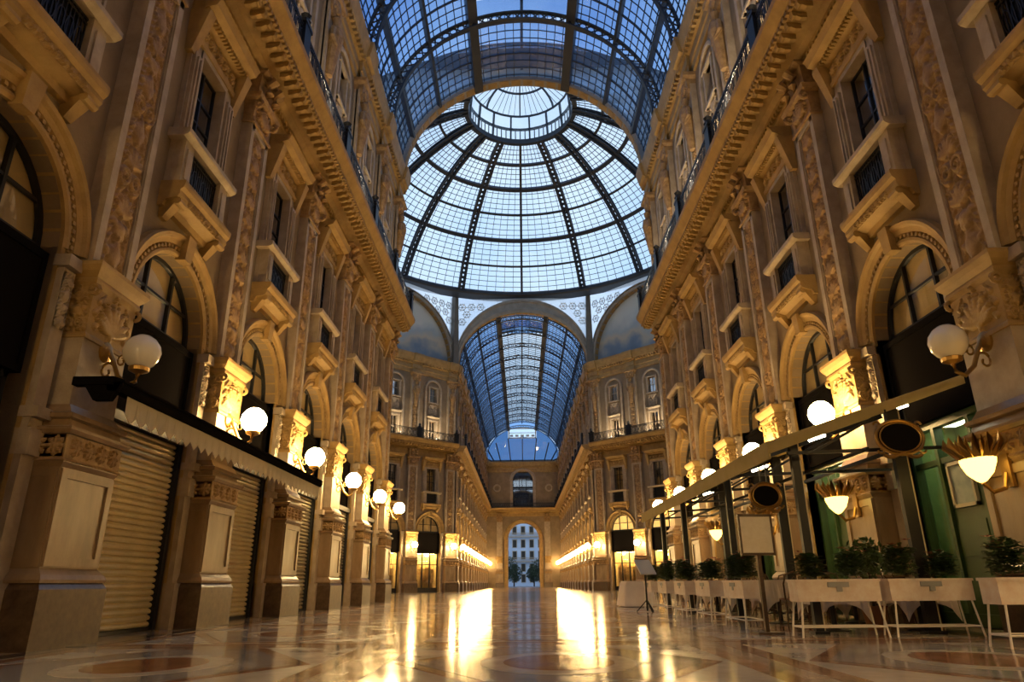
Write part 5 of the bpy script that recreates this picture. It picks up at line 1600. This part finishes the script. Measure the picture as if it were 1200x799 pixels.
# ------------------------------------------------------------------ terrace tables and chairs
M['cloth'] = mat('tablecloth', (0.82, 0.74, 0.68), 0.85, col2=(0.74, 0.64, 0.58), scale=3, bump=0.1, bscale=40)
M['rattan'] = mat('dark_rattan', (0.045, 0.02, 0.012), 0.5, col2=(0.09, 0.045, 0.025), scale=20)
M['seat'] = mat('woven_seat', (0.33, 0.17, 0.12), 0.7, col2=(0.42, 0.25, 0.18), scale=30)
b = MB(); b.lathe([(0.0, 0), (0.22, 0.0), (0.22, 0.02), (0.04, 0.05), (0.03, 0.68), (0.0, 0.68)], n=14); TBASE = b.mesh('pedestal_base', M['iron'])
b = MB(); b.box(-0.35, 0.35, -0.35, 0.35, 0.70, 0.74); TTOP = b.mesh('table_top', M['wood'])
def cloth_mesh():
    b = MB(); n = 12; hw = 0.375
    b.add([(-hw, -hw, 0.765), (hw, -hw, 0.765), (hw, hw, 0.765), (-hw, hw, 0.765)], [(0, 1, 2, 3)])
    pts = []
    for s in range(4):
        for i in range(n):
            t = i / n * 2 - 1
            x, y = [(t, -1), (1, t), (-t, 1), (-1, -t)][s]
            c = abs(t) ** 3
            drop = 0.765 - (0.36 + 0.26 * c)
            o_ = 1 + 0.07 + 0.05 * math.sin(i * 2.1) * (1 - c)
            pts.append(((x * hw, y * hw, 0.765), (x * hw * o_, y * hw * o_, drop)))
    m_ = len(pts)
    for i in range(m_):
        (a, c), (d, e_) = pts[i], pts[(i + 1) % m_]
        b.add([a, d, e_, c], [(0, 1, 2, 3)])
    b.v = [(x, y, z) for x, y, z in b.v]
    return b.mesh('tablecloth', M['cloth'])
CLO = cloth_mesh()
b = MB(); b.lathe([(0.0, 0.43), (0.2, 0.43), (0.215, 0.445), (0.2, 0.46), (0.0, 0.465)], n=18); CSEAT = b.mesh('seat', M['seat'])
b = MB()
b.tube([(0.17, 0.17, 0.44), (0.185, 0.2, 0.7), (0.14, 0.235, 0.86), (0, 0.25, 0.9), (-0.14, 0.235, 0.86), (-0.185, 0.2, 0.7), (-0.17, 0.17, 0.44)], 0.016, 6)
b.tube([(0.11, 0.185, 0.46), (0.10, 0.215, 0.7), (0, 0.235, 0.82), (-0.10, 0.215, 0.7), (-0.11, 0.185, 0.46)], 0.012, 6)
CBACK = b.mesh('backrest', M['rattan'])
CLEG = []
for a, c in ((-1, -1), (1, -1), (-1, 1), (1, 1)):
    b = MB(); b.tube([(a * 0.15, c * 0.15, 0.44), (a * 0.19, c * 0.19, 0.0)], [0.016, 0.012], 6); CLEG.append(b.mesh('leg', M['rattan']))
b = MB(); b.tube([(0.165 * math.cos(a), 0.165 * math.sin(a), 0.22) for a in np.linspace(0, 2 * PI, 19)], 0.01, 5); CRING = b.mesh('stretcher', M['rattan'])
def chair(x, y, rz, label):
    t = thing('bistro_chair', label, 'chair', (x, y, 0), rz, 'chairs on the cafe terrace')
    ob('seat', CSEAT, t); ob('backrest', CBACK, t); ob('stretcher', CRING, t)
    for me in CLEG:
        ob('leg', me, t)
for r_, ty in enumerate((11.55, 13.75, 15.9, 18.05, 20.2)):
    for c_, tx in enumerate((4.45, 5.85)):
        if r_ == 0 and c_ == 0:
            tx = 4.5
        lab = '%s row, %s side' % (ORD[r_], ('hall', 'wall')[c_])
        t = thing('cafe_table', 'small square cafe table under a pale cloth, %s' % lab, 'table', (tx, ty, 0), 0, 'tables on the cafe terrace')
        ob('pedestal_base', TBASE, t); ob('table_top', TTOP, t)
        thing('tablecloth', 'pale pinkish cloth draped over the table, %s' % lab, 'tablecloth', (tx, ty, 0), 0, 'cloths on the terrace tables', me=CLO)
        if r_ > 0:
            chair(tx, ty - 0.68, PI, 'dark bistro chair, viewer side of the table, %s' % lab)
        chair(tx + (0.0 if r_ else 0.0), ty + 0.68, 0, 'dark bistro chair, far side of the table, %s' % lab)
# a long cloth-covered table at the far end of the terrace
lt = thing('serving_table', 'long serving table under a floor-length pale cloth at the far end of the terrace', 'table', (3.35, 23.6, 0))
b = MB(); b.taper((-0.50, 0.50, -0.75, 0.75), 0.03, (-0.40, 0.40, -0.65, 0.65), 0.76)
for i in range(14):
    t = -0.6 + i * 0.095
    b.tube([(-0.42, t, 0.74), (-0.50 - 0.03 * (i % 2), t * 1.15, 0.03)], [0.02, 0.045], 5)
ob('floor_cloth', b.mesh('floor_cloth', M['cloth']), lt)
b = MB(); b.box(-0.41, 0.41, -0.66, 0.66, 0.76, 0.78); ob('table_top', b.mesh('table_top', M['cloth']), lt)
